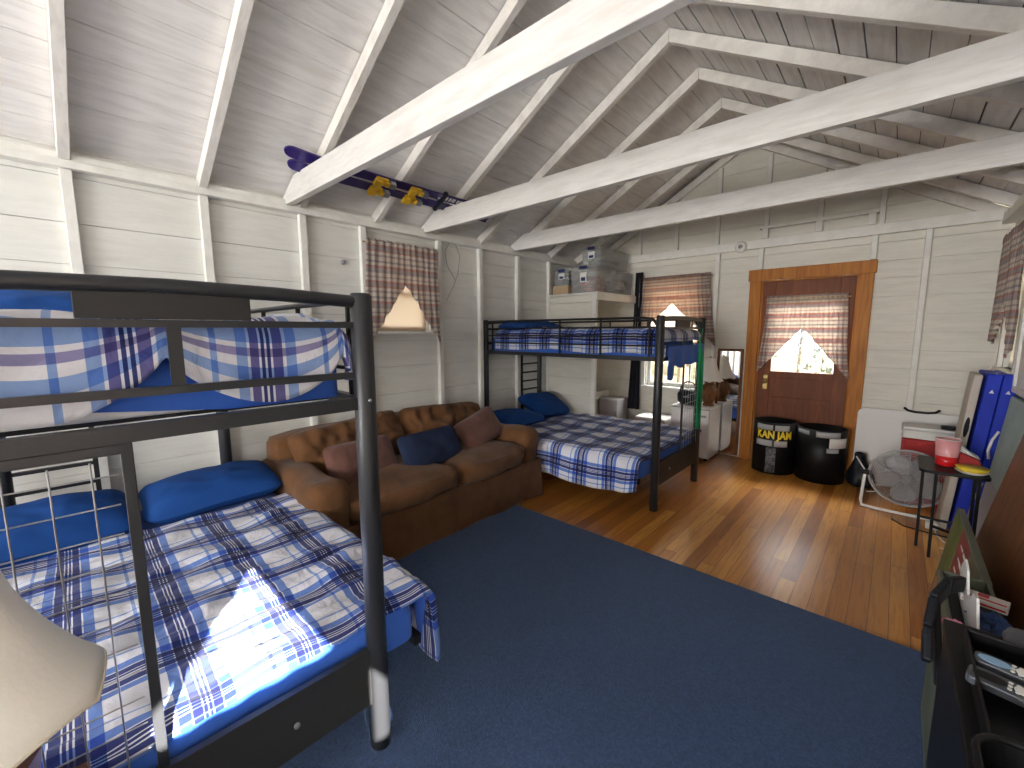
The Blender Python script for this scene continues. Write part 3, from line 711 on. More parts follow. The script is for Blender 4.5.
def mattress(label, T, w, z0, h, L=1.90, x1=-.045, wd=None, sheet_low=.0, grp=None, lowf=None):
    t = MB(); t.X = T; t.soft((x1-L/2, 0, z0+h/2), (L, w, h), .05, n=8)
    o = t.build('mattress', 'mattress_white', smooth=True); tag(o, label, 'mattress')
    m = MB(); m.X = T
    # fitted sheet: wraps top and sides, its lower hem rides up and down
    P = []; e = .006; x0 = x1-L-e; xx1 = x1+e; hw = w/2+e; zt = z0+h+e
    def ring():
        pts = []; n = 40
        for k in range(n): pts.append((xx1, -hw+2*hw*k/n))
        for k in range(n): pts.append((xx1-(xx1-x0)*k/n, hw))
        for k in range(n): pts.append((x0, hw-2*hw*k/n))
        for k in range(n): pts.append((x0+(xx1-x0)*k/n, -hw))
        return pts
    R = ring(); n = len(R)
    def off(p, k):   # round the plan corners
        x, y = p; cx, cy = (x0+xx1)/2, 0; rr = .06
        ix = max(x0+rr, min(xx1-rr, x)); iy = max(-hw+rr, min(hw-rr, y)); v = Vector((x-ix, y-iy))
        if v.length > rr: v = v.normalized()*rr
        return Vector((ix+v.x, iy+v.y))
    vs = []; rows = [(0, 1.0), (.25, 1.), (.5, 1.0), (.75, 1.0), (.92, .9), (1, .6)]
    for i, (f, kk) in enumerate(rows):
        for k, p in enumerate(R):
            q = off(p, k); lowz = z0+sheet_low*(.5+.9*N(p[0]*1.3, p[1]*1.3, 3)+.35)
            if lowf: lowz = z0+lowf(p[0], p[1])
            zz = lowz+(zt-lowz-.03)*f
            if i >= 4: zz = zt-.012 if i == 4 else zt
            sh = 0 if i < 4 else (.012 if i == 4 else .05)
            c = Vector(((x0+xx1)/2, 0)); d = (q-c); q2 = Vector((q.x-math.copysign(min(sh, abs(d.x)), d.x), q.y-math.copysign(min(sh, abs(d.y)), d.y)))
            bul = .004*N(p[0]*9, p[1]*9, f*3)
            vs.append((q2.x+bul, q2.y+bul, zz))
    fs = []
    for i in range(len(rows)-1):
        for k in range(n): fs.append((i*n+k, i*n+(k+1) % n, (i+1)*n+(k+1) % n, (i+1)*n+k))
    m.add(vs, fs, True); m.add(vs[-n:], [tuple(range(n))], True)
    s = m.build('fitted_sheet', 'blue_sheet', o, smooth=True); s['label'] = 'blue fitted sheet'
    return o
mattress('white mattress in a blue fitted sheet on the upper bunk in the foreground', TN, .88, 1.275, .155, x1=-.085, lowf=lambda x, y: .012+.045*max(0, min(1, (.12-y)/.45)) if x > -.2 else .01)
mattress('wide mattress in a blue fitted sheet on the lower bunk in the foreground', TN, 1.33, .312, .15)
mattress('mattress in a blue fitted sheet on the upper bunk by the storage shelf', TF, .88, 1.275, .155)
mattress('wide mattress in a blue fitted sheet on the lower bunk beside the white refrigerator', TF, 1.33, .312, .15)

def hem_up(sx, sy, ex, ey):
    # the two lobes left and right of the middle slat
    ex *= .50+.62*abs(math.sin((sy+.015)*PI/.46))**.7
    return ex, ey*.8
blanket('comforter', 'blue and white plaid comforter bulging over the foot of the foreground upper bunk', 'comforter', TN, -1.75, -.10, 0, .385, 1.53, .235, .14, .14, 'plaid_upper_cotton', r=.065, seed=3, puff=.022, flare=.03, hem=.02, nu=120, nv=90, hemfn=hem_up, uvoff=(.175, .02), footr=.06, crumple=.03)
def hem_low(sx, sy, ex, ey):
    if sy > 0: ey *= .75+.45*min(1, sx/1.4)
    ex *= 1-.35*abs(math.sin(sy*2.2+.6))
    return ex, ey
blanket('comforter', 'large plaid comforter with sunlit patches spread over the foreground lower bunk', 'comforter', TN, -1.52, -.10, .03, .66, .487, .10, .22, .30, 'plaid_blanket_cotton', r=.07, seed=5, puff=.018, flare=.05, hem=.03, nu=140, nv=130, head_curve=.06, uvoff=(.02, .1), hemfn=hem_low, crumple=.028)
def hem_far(sx, sy, ex, ey):
    if sy < 0: ey *= .72+.35*math.sin(min(1, max(0, sx/1.5))*PI*.9)
    return ex, ey
blanket('comforter', 'plaid comforter draped down the near side of the lower bunk by the storage shelf', 'comforter', TF, -1.50, -.06, 0, .665, .487, .04, .34, .05, 'plaid_blanket_cotton', r=.07, seed=9, puff=.016, flare=.07, hem=.03, hemfn=hem_far, head_curve=.04, crumple=.01)
blanket('comforter', 'plaid comforter on the upper bunk by the storage shelf, held by guard rails', 'comforter', TF, -1.86, -.06, 0, .385, 1.515, .15, .245, .12, 'plaid_blanket_cotton', r=.07, seed=12, puff=.022, flare=.004, hem=.03, nu=90, nv=60, crumple=.02)
# loose blue sheet hanging from the foot of the far upper bunk
m = MB(); m.X = TF
m.grid(lambda u, v: (.045+.012*math.sin(u*23)*v+.01*N(u*5, v*3, 2), -.41+.84*u, 1.375-(.17+.10*max(0, N(u*4.3, 2, 2))+(.10 if u < .16 else 0)+(.05 if u > .85 else 0))*v+.0), 60, 14, lambda u, v: (u, v))
tag(m.build('hanging_sheet', 'blue_sheet', solid=.004), 'loose blue sheet hanging from the foot end of the far upper bunk', 'sheet')
# loose blue sheet under the near comforter corner
m = MB(); m.X = TN
m.grid(lambda u, v: (-.62+.55*u, .725+.02*math.sin(u*19)+.03*v, .44-(.20+.10*N(u*3.7, 2, 2)+(.05*u))*v), 40, 12, lambda u, v: (u, v))
tag(m.build('hanging_sheet', 'blue_sheet', solid=.004), 'blue sheet corner hanging below the comforter next to the foreground bunk post', 'sheet')

PG = 'blue pillows'
put_pillow('pillow', 'royal blue pillow at the head of the foreground lower bunk beside the sofa arm', 'pillow', 'blue_pillowcase', (-3.00, .61, .565), .22, .345, .10, (.05, .20, -.04), 1)
put_pillow('pillow', 'blue pillow seen through the wire grid on the foreground lower bunk', 'pillow', 'blue_pillowcase', (-2.98, -.07, .56), .22, .33, .10, (-.02, .16, .06), 2)
put_pillow('pillow', 'dark blue pillow propped on the foreground upper bunk at the left photo edge', 'pillow', 'blue_pillowcase', (-2.98, .06, 1.60), .20, .28, .09, (.08, .35, 0), 3)
put_pillow('pillow', 'blue pillow tilted up against the ladder of the far lower bunk', 'pillow', 'blue_pillowcase', (-3.10, 4.0, .62), .22, .31, .095, (-.05, .42, -.05), 4)
put_pillow('pillow', 'blue pillow lying flatter next to the sofa on the far lower bunk', 'pillow', 'blue_pillowcase', (-3.06, 3.42, .555), .24, .30, .075, (0, .12, 0), 5)
put_pillow('pillow', 'dark blue pillow on the upper bunk by the storage shelf', 'pillow', 'blue_pillowcase', (-3.05, 3.70, 1.545), .22, .38, .07, (0, .05, 0), 6)

# ================================================================ sofa
SY0, SY1 = .93, 2.98
sofa = thing('sofa', 'brown suede sofa with slipcover skirt against the left wall between the two bunks', 'sofa', (-2.83, 1.955, 0))
m = MB(); m.soft((-3.17, 1.955, .415), (.26, 1.94, .755), .085, n=10, nz=.006, ns=5, seed=1); m.build('sofa_back', 'sofa_suede', sofa)
for y, lab in ((SY0+.12, 1), (SY1-.12, 2)):
    m = MB(); m.soft((-2.83, y, .325), (.98, .235, .60), .085, n=12, nz=.014, ns=5, seed=lab); m.build('sofa_arm', 'sofa_suede', sofa)
m = MB(); m.soft((-2.80, 1.955, .19), (.90, 1.66, .30), .03, n=4); m.build('sofa_base', 'sofa_suede', sofa)
for k, (a, b) in enumerate(((SY0+.23, 1.99), (2.00, SY1-.23))):
    m = MB(); m.soft((-2.70, (a+b)/2, .415), (.76, b-a, .17), .06, n=10, puff=.035, nz=.014, ns=6, seed=k+5); m.build('seat_cushion', 'sofa_suede', sofa)
# pleated skirt panels hanging to the floor
def skirt(p0, p1, out, z1, z0=.012, pleats=(), seed=0, th=.008):
    p0 = Vector(p0); p1 = Vector(p1); L = (p1-p0).length; d = (p1-p0).normalized(); o = Vector(out)
    mb = MB()
    def fn(u, v):
        q = p0+d*(L*u); w = .016*N(u*5*L+seed, v*1.5, 1)+.012*v+.014*v*math.sin(u*L*13+seed+3*N(u*3, 1, seed))*.8
        for pl in pleats:
            w += -.022*math.exp(-((u-pl)*L/.012)**2)*(.3+.7*v)
        q = q+o*(w+.004); return (q.x, q.y, z1-(z1-z0)*v)
    mb.grid(fn, 90, 12, lambda u, v: (u, v)); return mb.build('skirt_panel', 'sofa_suede', sofa, solid=th)
skirt((-2.335, SY0+.02, 0), (-2.335, SY1-.02, 0), (1, 0, 0), .34, pleats=(.125, .5, .875), seed=1)
skirt((-2.35, SY1+.002, 0), (-3.25, SY1+.002, 0), (0, 1, 0), .33, pleats=(.5,), seed=4)
# loose brown back cushions
bc = [((-2.97, 1.50, .655), .45, .205, .13, (.10, -1.05, 0)), ((-2.96, 2.36, .66), .45, .205, .14, (-.06, -1.0, 0))]
for k, (c, a, b, h, r) in enumerate(bc):
    T = Matrix.Translation(c) @ rotz(PI/2) @ Matrix.Rotation(1.12, 4, 'X') @ Matrix.Rotation(r[0]*.8, 4, 'Z')
    o = pillow_mb(T, a, b, h, 20+k, n=34, crease=.05).build('back_cushion', 'sofa_suede', sub=1)
    tag(o, ['rumpled brown back cushion at the left end of the sofa', 'rumpled brown back cushion at the right end of the sofa'][k], 'cushion', 'loose brown back cushions')
def throw(label, mt, c, a, b, h, lean, yaw, roll, seed):
    T = Matrix.Translation(c) @ rotz(PI/2+yaw) @ Matrix.Rotation(lean, 4, 'X') @ Matrix.Rotation(roll, 4, 'Z')
    return tag(pillow_mb(T, a, b, h, seed, crease=.01).build('throw_pillow', mt, sub=1), label, 'pillow', 'throw pillows on the sofa')
throw('mauve brown throw pillow at the left of the sofa, partly behind the bunk post', 'mauve_velvet', (-2.72, 1.43, .60), .26, .155, .06, 1.15, 0, .02, 31)
throw('dark navy canvas throw pillow in the middle of the sofa', 'navy_canvas', (-2.62, 1.955, .605), .285, .145, .05, 1.1, .0, .03, 32)
throw('mauve brown throw pillow tilted against the right sofa arm', 'mauve_velvet', (-2.70, 2.55, .635), .25, .15, .06, 1.0, -.1, .30, 33)

# ================================================================ skis lying on the tie beams
sk = thing('ski_pair', 'pair of purple skis with yellow bindings lying across the tie beams', 'skis', (-3.03, 2.1, 2.575))
def ski(y0, y1, x, z, tilt, label=None):
    m = MB(); T = Matrix.Translation((x, 0, z)) @ Matrix.Rotation(tilt, 4, 'Y'); m.X = T
    n = 44; vs = []; fs = []
    for i in range(n+1):
        u = (1-math.cos(PI*i/n))/2; y = y0+(y1-y0)*u; w = .042-.010*math.sin(u*PI); w *= math.sqrt(max(0, 1-(1-u/.03)**2))+.02 if u < .03 else 1; w *= math.sqrt(max(0, 1-(1-(1-u)/.02)**2))+.02 if u > .98 else 1
        zz = .02*max(0, (.12-u)/.12)**1.5
        for sx, sz in ((-1, -.006), (1, -.006), (1, .006), (-1, .006)): vs.append((sx*w, y, zz+sz))
    for i in range(n):
        for k in range(4): fs.append((i*4+k, i*4+(k+1) % 4, i*4+4+(k+1) % 4, i*4+4+k))
    fs += [(3, 2, 1, 0), (n*4, n*4+1, n*4+2, n*4+3)]
    m.add(vs, fs); return m.build('ski', 'ski_purple', sk), T
s1, T1 = ski(1.13, 3.06, -2.94, 2.622, -.5)
s2, T2 = ski(1.18, 3.00, -3.03, 2.580, -.5)
def binding(T, y, par, up=1):
    def bx(m, x0, x1, y0, y1, a, b): m.box(x0, x1, y0, y1, min(a, b), max(a, b))
    m = MB(); m.X = T; bx(m, -.03, .03, y-.05, y+.05, .007*up, .03*up); bx(m, -.028, .03, y-.07, y-.01, .03*up, .062*up); bx(m, -.02, .02, y+.02, y+.06, .03*up, .05*up)
    b = m.build('binding', 'ski_yellow', par, bevel=.006)
    m = MB(); m.X = T; bx(m, -.022, .022, y+.062, y+.11, .007*up, .05*up); m.build('binding_heel', 'steel_grey', b, bevel=.004)
for T_, par, u in ((T1, s1, -1), (T2, s2, -1)):
    binding(T_, 1.80, par, u); binding(T_, 2.10, par, u)
m = MB(); m.X = T1
for k, (y0, w) in enumerate(((2.40, .03), (2.445, .02), (2.475, .035), (2.53, .02), (2.56, .04), (2.62, .02), (2.66, .03), (2.71, .02))): m.box(-.018, .018, y0, y0+w, -.0085, -.0062)
m.build('lettering', 'ski_lettering' if 'ski_lettering' in MATS else 'paper_white', s1)
m = MB(); m.tube([(-3.06, 2.47+.0, 2.60), (-2.99, 2.47, 2.60)], .0, 4) if False else None
m = MB(); m.X = Matrix.Translation((-3.01, 2.17, 2.606)); m.X = T1; m.box(-.155, .055, 2.37, 2.405, -.02, .02); st_ = m.build('ski_strap', 'black_nylon', sk, bevel=.012)
# ski pole beside them
pl_ = thing('ski_pole', 'thin dark ski pole lying beside the purple skis on the tie beams', 'ski pole', (-3.12, 2.2, 2.60))
m = MB(); m.tube([(-3.13, 1.35, 2.588), (-3.13, 2.95, 2.588)], .007, 8); m.build('shaft', 'steel_grey', pl_)
m = MB(); m.tube([(-3.13, 2.95, 2.588), (-3.13, 3.06, 2.588)], [.015, .017], 10); m.build('grip', 'black_plastic', pl_)
#PART3

# ================================================================ corner closet shelf and totes
cs_ = thing('corner_shelf', 'white painted corner closet shelf holding plastic totes behind the far bunk', 'shelf', (-3.0, 4.9, 0))
m = MB(); z = 0.0
while z < 1.86: m.box(-3.352, -2.706, 4.415, 4.432, z, min(z+.226, 1.925)); z += .23
m.build('closet_panel', 'wall_paint_far', cs_)
m = MB(); m.box(-2.705, -2.655, 4.395, 4.445, 0, 1.93); m.build('shelf_post', 'trim_paint', cs_, bevel=.004)
m = MB(); m.box(-3.352, -2.66, 4.40, FY-.047, 1.931, 1.953); m.build('shelf_board', 'trim_paint', cs_, bevel=.002)
m = MB(); m.box(-2.659, -2.635, 4.39, FY-.047, 1.862, 1.957); m.build('shelf_fascia', 'trim_paint', cs_, bevel=.003)
def tote(label, x0, x1, y0, y1, z0, h, inside, latch='navy_plastic', stripe=None):
    t = thing('storage_tote', label, 'storage box', ((x0+x1)/2, (y0+y1)/2, z0), 'plastic totes on the corner shelf'); e = .018; w = .004
    m = MB(); a = [(x0+e, y0+e), (x1-e, y0+e), (x1-e, y1-e), (x0+e, y1-e)]; b = [(x0+.005, y0+.005), (x1-.005, y0+.005), (x1-.005, y1-.005), (x0+.005, y1-.005)]
    vs = [(*p, z0+.002) for p in a]+[(*p, z0+h-.02) for p in b]; m.add(vs, [(3, 2, 1, 0), (0, 1, 5, 4), (1, 2, 6, 5), (2, 3, 7, 6), (3, 0, 4, 7)])
    m.build('tote_body', 'tote_clear', t, solid=.003)
    m = MB(); m.box(x0, x1, y0, y1, z0+h-.022, z0+h-.004); m.box(x0+.02, x1-.02, y0+.02, y1-.02, z0+h-.004, z0+h+.002); m.build('tote_lid', 'tote_clear', t, bevel=.004)
    xm = (x0+x1)/2
    m = MB(); m.box(xm-.05, xm+.05, y0-.012, y0+.012, z0+h-.03, z0+h+.008); m.build('latch', latch, t, bevel=.004)
    m = MB(); m.box(xm-.045, xm+.045, y0-.001, y0+.003, z0+h*.42, z0+h*.78); m.build('paper_label', 'paper_white', t)
    m = MB(); m.box(xm-.03, xm+.03, y0-.002, y0+.0, z0+h*.46, z0+h*.60); m.build('label_print', 'navy_plastic', t)
    k = MB(); r = random.Random(int(x0*-100))
    for i in range(5): k.soft((xm+r.uniform(-.06, .06), (y0+y1)/2+r.uniform(-.1, .1)*(y1-y0)*2, z0+.05+h*.12*i*.9), ((x1-x0)*.55, (y1-y0)*.55, h*.24), .03, n=3, nz=.01, ns=8, seed=i)
    k.build('tote_contents', inside, t)
mat('contents_red', (.42, .22, .20), .9, var=.5, vscale=14, bump=.3); mat('contents_dark', (.07, .10, .10), .8, var=.4, vscale=9); mat('contents_tan', (.36, .30, .25), .9, var=.3, vscale=12)
tote('large clear tote with reddish contents at the front of the corner shelf', -3.07, -2.70, 4.47, 4.95, 1.955, .315, 'contents_red')
tote('clear tote at the right end of the corner shelf against the far wall', -2.98, -2.69, 4.99, 5.38, 1.955, .30, 'contents_tan')
tote('clear tote with dark contents stacked on top of the other totes', -3.0, -2.72, 4.60, 5.32, 2.275, .235, 'contents_dark')
m = MB(); m.box(-3.33, -3.10, 4.46, 4.90, 1.955, 2.06); tag(m.build('cardboard_box', 'cardboard', bevel=.003), 'flat cardboard box under the small tote in the shelf corner', 'box')
tote('small clear tote on a cardboard box at the left end of the corner shelf', -3.33, -3.10, 4.48, 4.90, 2.062, .20, 'contents_dark')

# black cloth hanging beside the window
m = MB(); m.grid(lambda u, v: (-2.595+(u-.5)*(.10+.07*v**2)-.03*v, FY-.075-.02*math.sin(u*19)*(.3+v)-.012*N(u*4, v*5, 1), 2.26-1.83*v), 36, 40, lambda u, v: (u, v))
tag(m.build('hanging_cloth', 'black_cloth', solid=.006), 'long black cloth hanging between the corner shelf and the far window', 'cloth')
# grey bin and small white shelf inside the closet
t = thing('storage_bin', 'grey plastic drawer bin on the floor inside the corner closet', 'bin', (-2.84, 5.2, 0))
m = MB(); m.box(-2.98, -2.70, 5.06, 5.38, .0, .585); m.build('bin_body', 'grey_plastic', t, bevel=.01)
for z in (.06, .24, .42):
    m = MB(); m.box(-2.965, -2.715, 5.045, 5.062, z, z+.15); d = m.build('bin_drawer', 'grey_plastic', t, bevel=.006)
t = thing('small_shelf_unit', 'small white open shelf unit inside the corner closet', 'shelf', (-3.17, 5.2, 0))
m = MB(); m.box(-3.33, -3.31, 5.0, 5.38, 0, .66); m.box(-3.03, -3.01, 5.0, 5.38, 0, .66); m.build('side_panel', 'white_plastic', t)
for z in (.02, .32, .64):
    m = MB(); m.box(-3.309, -3.031, 5.0, 5.38, z, z+.018); m.build('shelf_board', 'white_plastic', t)

# cooler under the far window
t = thing('cooler', 'blue cooler with a white lid under the far window', 'cooler', (-2.19, 5.13, 0))
m = MB(); m.box(-2.38, -2.02, 4.98, 5.28, .0, .34); m.build('cooler_body', 'navy_plastic', t, bevel=.02)
m = MB(); m.box(-2.40, -2.0, 4.96, 5.30, .342, .43); m.build('cooler_lid', 'white_plastic', t, bevel=.02)
m = MB(); m.tube([(-2.41, 5.0, .30), (-2.43, 5.0, .22), (-2.43, 5.26, .22), (-2.41, 5.26, .30)], .01, 8); m.build('cooler_handle', 'white_plastic', t)

# refrigerator
FX0, FX1, FYA, FYB, FZ = -1.935, -1.50, 4.95, 5.37, .625
t = thing('refrigerator', 'small white refrigerator on the wood floor behind the far bunk post', 'refrigerator', (-1.72, 5.16, 0))
m = MB(); m.box(FX0, FX1, FYA+.05, FYB, .025, FZ-.02); m.build('fridge_body', 'white_enamel', t, bevel=.008)
m = MB(); m.box(FX0-.003, FX1+.003, FYA+.02, FYB+.003, FZ-.02, FZ); m.build('fridge_top', 'white_plastic', t, bevel=.006)
m = MB(); m.box(FX0, FX1, FYA, FYA+.045, .05, FZ-.024); d = m.build('fridge_door', 'white_enamel', t, bevel=.01)
m = MB(); m.box(FX1-.10, FX1-.03, FYA-.006, FYA, FZ-.11, FZ-.085); m.build('door_handle', 'grey_plastic', d, bevel=.002)
m = MB()
for x in (FX0+.04, FX1-.04):
    for y in (FYA+.08, FYB-.05): m.lathe([(.02, 0), (.02, .025)], (x, y, 0), 10)
m.build('feet', 'black_plastic', t)
# black bag on the refrigerator
t = thing('black_bag', 'small black bag with an arched handle on top of the refrigerator', 'bag', (-1.79, 5.10, FZ))
m = MB(); m.soft((-1.79, 5.10, FZ+.085), (.23, .15, .165), .05, n=6, puff=.01, nz=.006, ns=8); m.build('bag_body', 'black_nylon', t)
m = MB(); m.tube([(-1.79+.10*math.cos(a), 5.10, FZ+.15+.12*math.sin(a)) for a in [PI*k/14 for k in range(15)]], .009, 8); m.build('bag_handle', 'black_nylon', t)
m = MB(); m.box(-1.83, -1.75, 5.012, 5.020, FZ+.09, FZ+.105); m.build('bag_badge', 'steel_grey', t)

# table lamps: panelled bell shade on a wooden urn
def lamp(name, label, c, H, rs, rt, zs0, zs1, nside, rot, base_mat, shade_mat='lampshade_cloth', br=.08, curve=.55):
    t = thing(name, label, 'lamp', c); cx, cy, cz = c
    m = MB(); hb = zs0-.0
    m.lathe([(br*.75, 0), (br*.8, .015), (br*.6, .035), (br*.85, .08), (br*1.15, hb*.5), (br*1.2, hb*.62), (br*.9, hb*.80), (br*.55, hb*.88), (br*.7, hb*.93), (br*.6, hb*.96), (.012, hb*.97)], (cx, cy, cz), 8 if nside == 8 else 24)
    b = m.build('lamp_base', base_mat, t, smooth=False)
    m = MB(); m.tube([(cx, cy, cz+hb*.96), (cx, cy, cz+zs1-.01)], .006, 8); m.tube([(cx, cy, cz+zs1-.01), (cx, cy, cz+zs1+.02)], .009, 8); m.build('lamp_rod', 'brass', t)
    m = MB(); vs = []; fs = []; nz_ = 14; nn = nside*6
    for i in range(nz_+1):
        u = i/nz_; r = rt+(rs-rt)*((1-u)**(1/curve)) ; z = cz+zs0+(zs1-zs0)*u
        for k in range(nn):
            a = 2*PI*k/nn+rot; seg = PI/nside; aa = (a-rot) % (2*seg)-seg; rr = r*(.35+.65*math.cos(seg)/math.cos(aa))
            rr = r*((math.cos(seg)/math.cos(aa))*.55+.45)
            dz = -.012*(abs(aa)/seg)**2*(1-u)
            vs.append((cx+rr*math.cos(a), cy+rr*math.sin(a), z+dz))
    for i in range(nz_):
        for k in range(nn): fs.append((i*nn+k, i*nn+(k+1) % nn, (i+1)*nn+(k+1) % nn, (i+1)*nn+k))
    m.add(vs, fs, True); s = m.build('lamp_shade', shade_mat, t, solid=.003)
    m = MB(); nb = nn; m.tube([vs[k] for k in range(nn)], .0028, 6, closed=True); m.tube([vs[nz_*nn+k] for k in range(nn)], .0028, 6, closed=True)
    for q in range(nside):
        k = q*6; m.tube([vs[i*nn+k] for i in range(nz_+1)], .0016, 5)
    m.build('shade_trim', 'trim_cloth', s)
    return t
mat('trim_cloth', (.66, .60, .48), .85)
lamp('table_lamp', 'wooden urn lamp with a cream bell shade standing on the refrigerator', (-1.585, 5.17, FZ), .6, .15, .06, .30, .56, 8, .3, 'lamp_wood', br=.085)
# night stand and lamp in the near left corner
t = thing('nightstand', 'brown wooden nightstand below the cream lamp in the near left corner', 'nightstand', (-1.02, -.22, 0))
m = MB(); m.soft((-1.02, -.235, .585), (.38, .44, .035), .016, n=6)
m.build('stand_top', 'brown_wood', t)
m = MB(); m.box(-1.17, -.86, -.42, -.05, .12, .565); m.build('stand_body', 'brown_wood', t, bevel=.006)
for x in (-1.15, -.88):
    for y in (-.40, -.07):
        m = MB(); m.tube([(x, y, .0165), (x, y, .12)], [.015, .02], 10); m.build('leg', 'brown_wood', t)
m = MB(); m.box(-.859, -.848, -.40, -.07, .36, .54); dr = m.build('drawer', 'brown_wood', t, bevel=.003)
m = MB(); m.X = Matrix.Translation((-.848, -.235, .45)) @ Matrix.Rotation(PI/2, 4, 'Y'); m.lathe([(.006, 0), (.012, .012), (0, .02)], n=12); m.build('drawer_knob', 'brass', dr)
lamp('table_lamp', 'large cream bell shaded lamp cut off by the left edge of the photo', (-1.045, -.17, .603), .6, .20, .08, .295, .575, 8, .28, 'brown_wood', br=.085)

# green rope
t = thing('rope', 'coil of bright green rope hanging on the back foot post of the far bunk', 'rope', (-1.35, 4.17, .58))
m = MB()
for k in range(4):
    o = k*.013; pts = []
    for i in range(28):
        a = 2*PI*i/28; yy = 4.06+(.012+.016*k)*math.sin(a)*(1-.35*math.cos(a))+.012*N(k, math.cos(a)*2, 1); zz = 1.0+(.42-.02*k)*math.cos(a)-.02*k
        pts.append((-1.345+.007*k+.004*math.sin(a*2), yy, zz))
    m.tube(pts, .0052, 6, closed=True)
m.tube([(-1.345, 4.06, 1.41), (-1.36, 4.15, 1.47), (-1.385, 4.24, 1.515)], .0052, 6)
m.build('rope_loops', 'green_rope', t)

# mirror leaning between the window and the door
t = thing('mirror', 'tall narrow dark framed mirror between the refrigerator and the wooden door', 'mirror', (-1.455, 5.40, 0))
LN = Matrix.Translation((0, 5.400, .0)) @ Matrix.Rotation(math.radians(-.8), 4, 'X')
m = MB(); m.X = LN; x0, x1, zt = -1.585, -1.303, 1.285
m.box(x0, x0+.03, 0, .02, .02, zt); m.box(x1-.03, x1, 0, .02, .02, zt); m.box(x0+.03, x1-.03, 0, .02, .02, .05); m.box(x0+.03, x1-.03, 0, .02, zt-.03, zt); m.build('mirror_frame', 'brown_wood', t, bevel=.003)
m = MB(); m.X = LN; m.box(x0+.03, x1-.03, .006, .012, .05, zt-.03); m.build('mirror_glass', 'mirror_glass', t)

# disc game goals
def text_mesh(txt, size, font_bold=.0):
    cu = bpy.data.curves.new('txt', 'FONT'); cu.body = txt; cu.size = size; cu.extrude = .0; cu.offset = font_bold; cu.align_x = 'CENTER'; cu.align_y = 'CENTER'
    o = bpy.data.objects.new('txt', cu); COL.objects.link(o); dg = bpy.context.evaluated_depsgraph_get(); me = o.evaluated_get(dg).to_mesh()
    vs = [v.co.copy() for v in me.vertices]; fs = [list(p.vertices) for p in me.polygons]; o.to_mesh_clear(); bpy.data.objects.remove(o); bpy.data.curves.remove(cu)
    return vs, fs
def can(label, cx, cy, r, h, face, panels):
    t = thing('game_goal_can', label, 'game can', (cx, cy, 0), 'black disc game cans by the door')
    m = MB(); n = 48; vs = []
    for z in (0.004, h):
        for rr in (r, r-.004):
            for k in range(n): a = 2*PI*k/n; vs.append((cx+rr*math.cos(a), cy+rr*math.sin(a), z))
    fs = []
    for k in range(n):
        k2 = (k+1) % n; fs += [(k, k2, 2*n+k2, 2*n+k), (n+k2, n+k, 3*n+k, 3*n+k2), (2*n+k, 2*n+k2, 3*n+k2, 3*n+k), (k2, k, n+k, n+k2)]
    m.add(vs, fs, True); b = m.build('can_wall', 'black_plastic', t)
    def patch(a0, a1, z0, z1, mt, nm, dr=.0018):
        mb = MB(); k = 12
        mb.grid(lambda u, v: (cx+(r+dr)*math.cos(math.radians(a0+(a1-a0)*u)), cy+(r+dr)*math.sin(math.radians(a0+(a1-a0)*u)), z0+(z1-z0)*v), k, 1)
        return mb.build(nm, mt, b, solid=.001)
    for p in panels: patch(*p)
    return t, b, patch
P1 = [(226, 275, .468, .525, 'grey_panel', 'grey_patch'), (280, 320, .468, .525, 'grey_panel', 'grey_patch'), (226, 275, .30, .362, 'grey_panel', 'grey_patch'), (280, 316, .30, .362, 'grey_panel', 'grey_patch'), (260, 286, .02, .285, 'scuffed_paper', 'worn_tape')]
mat('grey_panel', (.40, .41, .43), .5); mat('scuffed_paper', (.10, .10, .105), .7, var=.9, vscale=45)
c1, c1b, _ = can('black can with yellow lettering and grey panels standing against the door', -.895, 5.175, .195, .545, 250, P1)
vs, fs = text_mesh('KAN JAM', .088, .004)
m = MB(); R_c = .1985
for v in vs: pass
m.add([(-.895+R_c*math.cos(math.radians(279)+v.x/R_c*.94), 5.175+R_c*math.sin(math.radians(279)+v.x/R_c*.94), .418+v.y*1.25) for v in vs], fs); m.build('lettering', 'letter_yellow' if 'letter_yellow' in MATS else 'yellow_plastic', c1b)
P2 = [(205, 246, .475, .515, 'grey_panel', 'grey_patch'), (262, 320, .465, .52, 'grey_panel', 'grey_patch'), (293, 345, .365, .46, 'paper_white', 'paper_label'), (288, 318, .318, .362, 'grey_panel', 'grey_patch')]
c2, c2b, _ = can('black can with a white paper label standing against the right half of the door', -.485, 5.175, .205, .53, 270, P2)
for z in (.425, .413, .40):
    pass

# drawstring bag
t = thing('drawstring_bag', 'black nylon drawstring bag slumped on the floor right of the door', 'bag', (-.155, 5.17, 0))
m = MB(); vs = []; fs = []; n = 28
prof = [(.0, .004), (.10, .006), (.125, .05), (.12, .11), (.095, .17), (.06, .23), (.035, .28), (.045, .31), (.03, .33)]
for i, (r, z) in enumerate(prof):
    for k in range(n):
        a = 2*PI*k/n; rr = r*(1+.22*N(math.cos(a)*2, math.sin(a)*2, z*9)+.10*math.sin(a*7+z*20)*min(1, z*6)); vs.append((-.155-.25*z*z+rr*math.cos(a)*.95, 5.17+rr*math.sin(a), z))
for i in range(len(prof)-1):
    for k in range(n): fs.append((i*n+k, i*n+(k+1) % n, (i+1)*n+(k+1) % n, (i+1)*n+k))
m.add(vs, fs, True); m.build('bag_body', 'black_nylon', t, sub=1)
m = MB(); m.tube([(-.20, 5.12, .30), (-.12, 5.02, .20), (-.06, 5.01, .10), (-.04, 5.03, .02), (-.10, 5.0, .012)], .006, 8); m.build('drawstring', 'white_plastic', t)

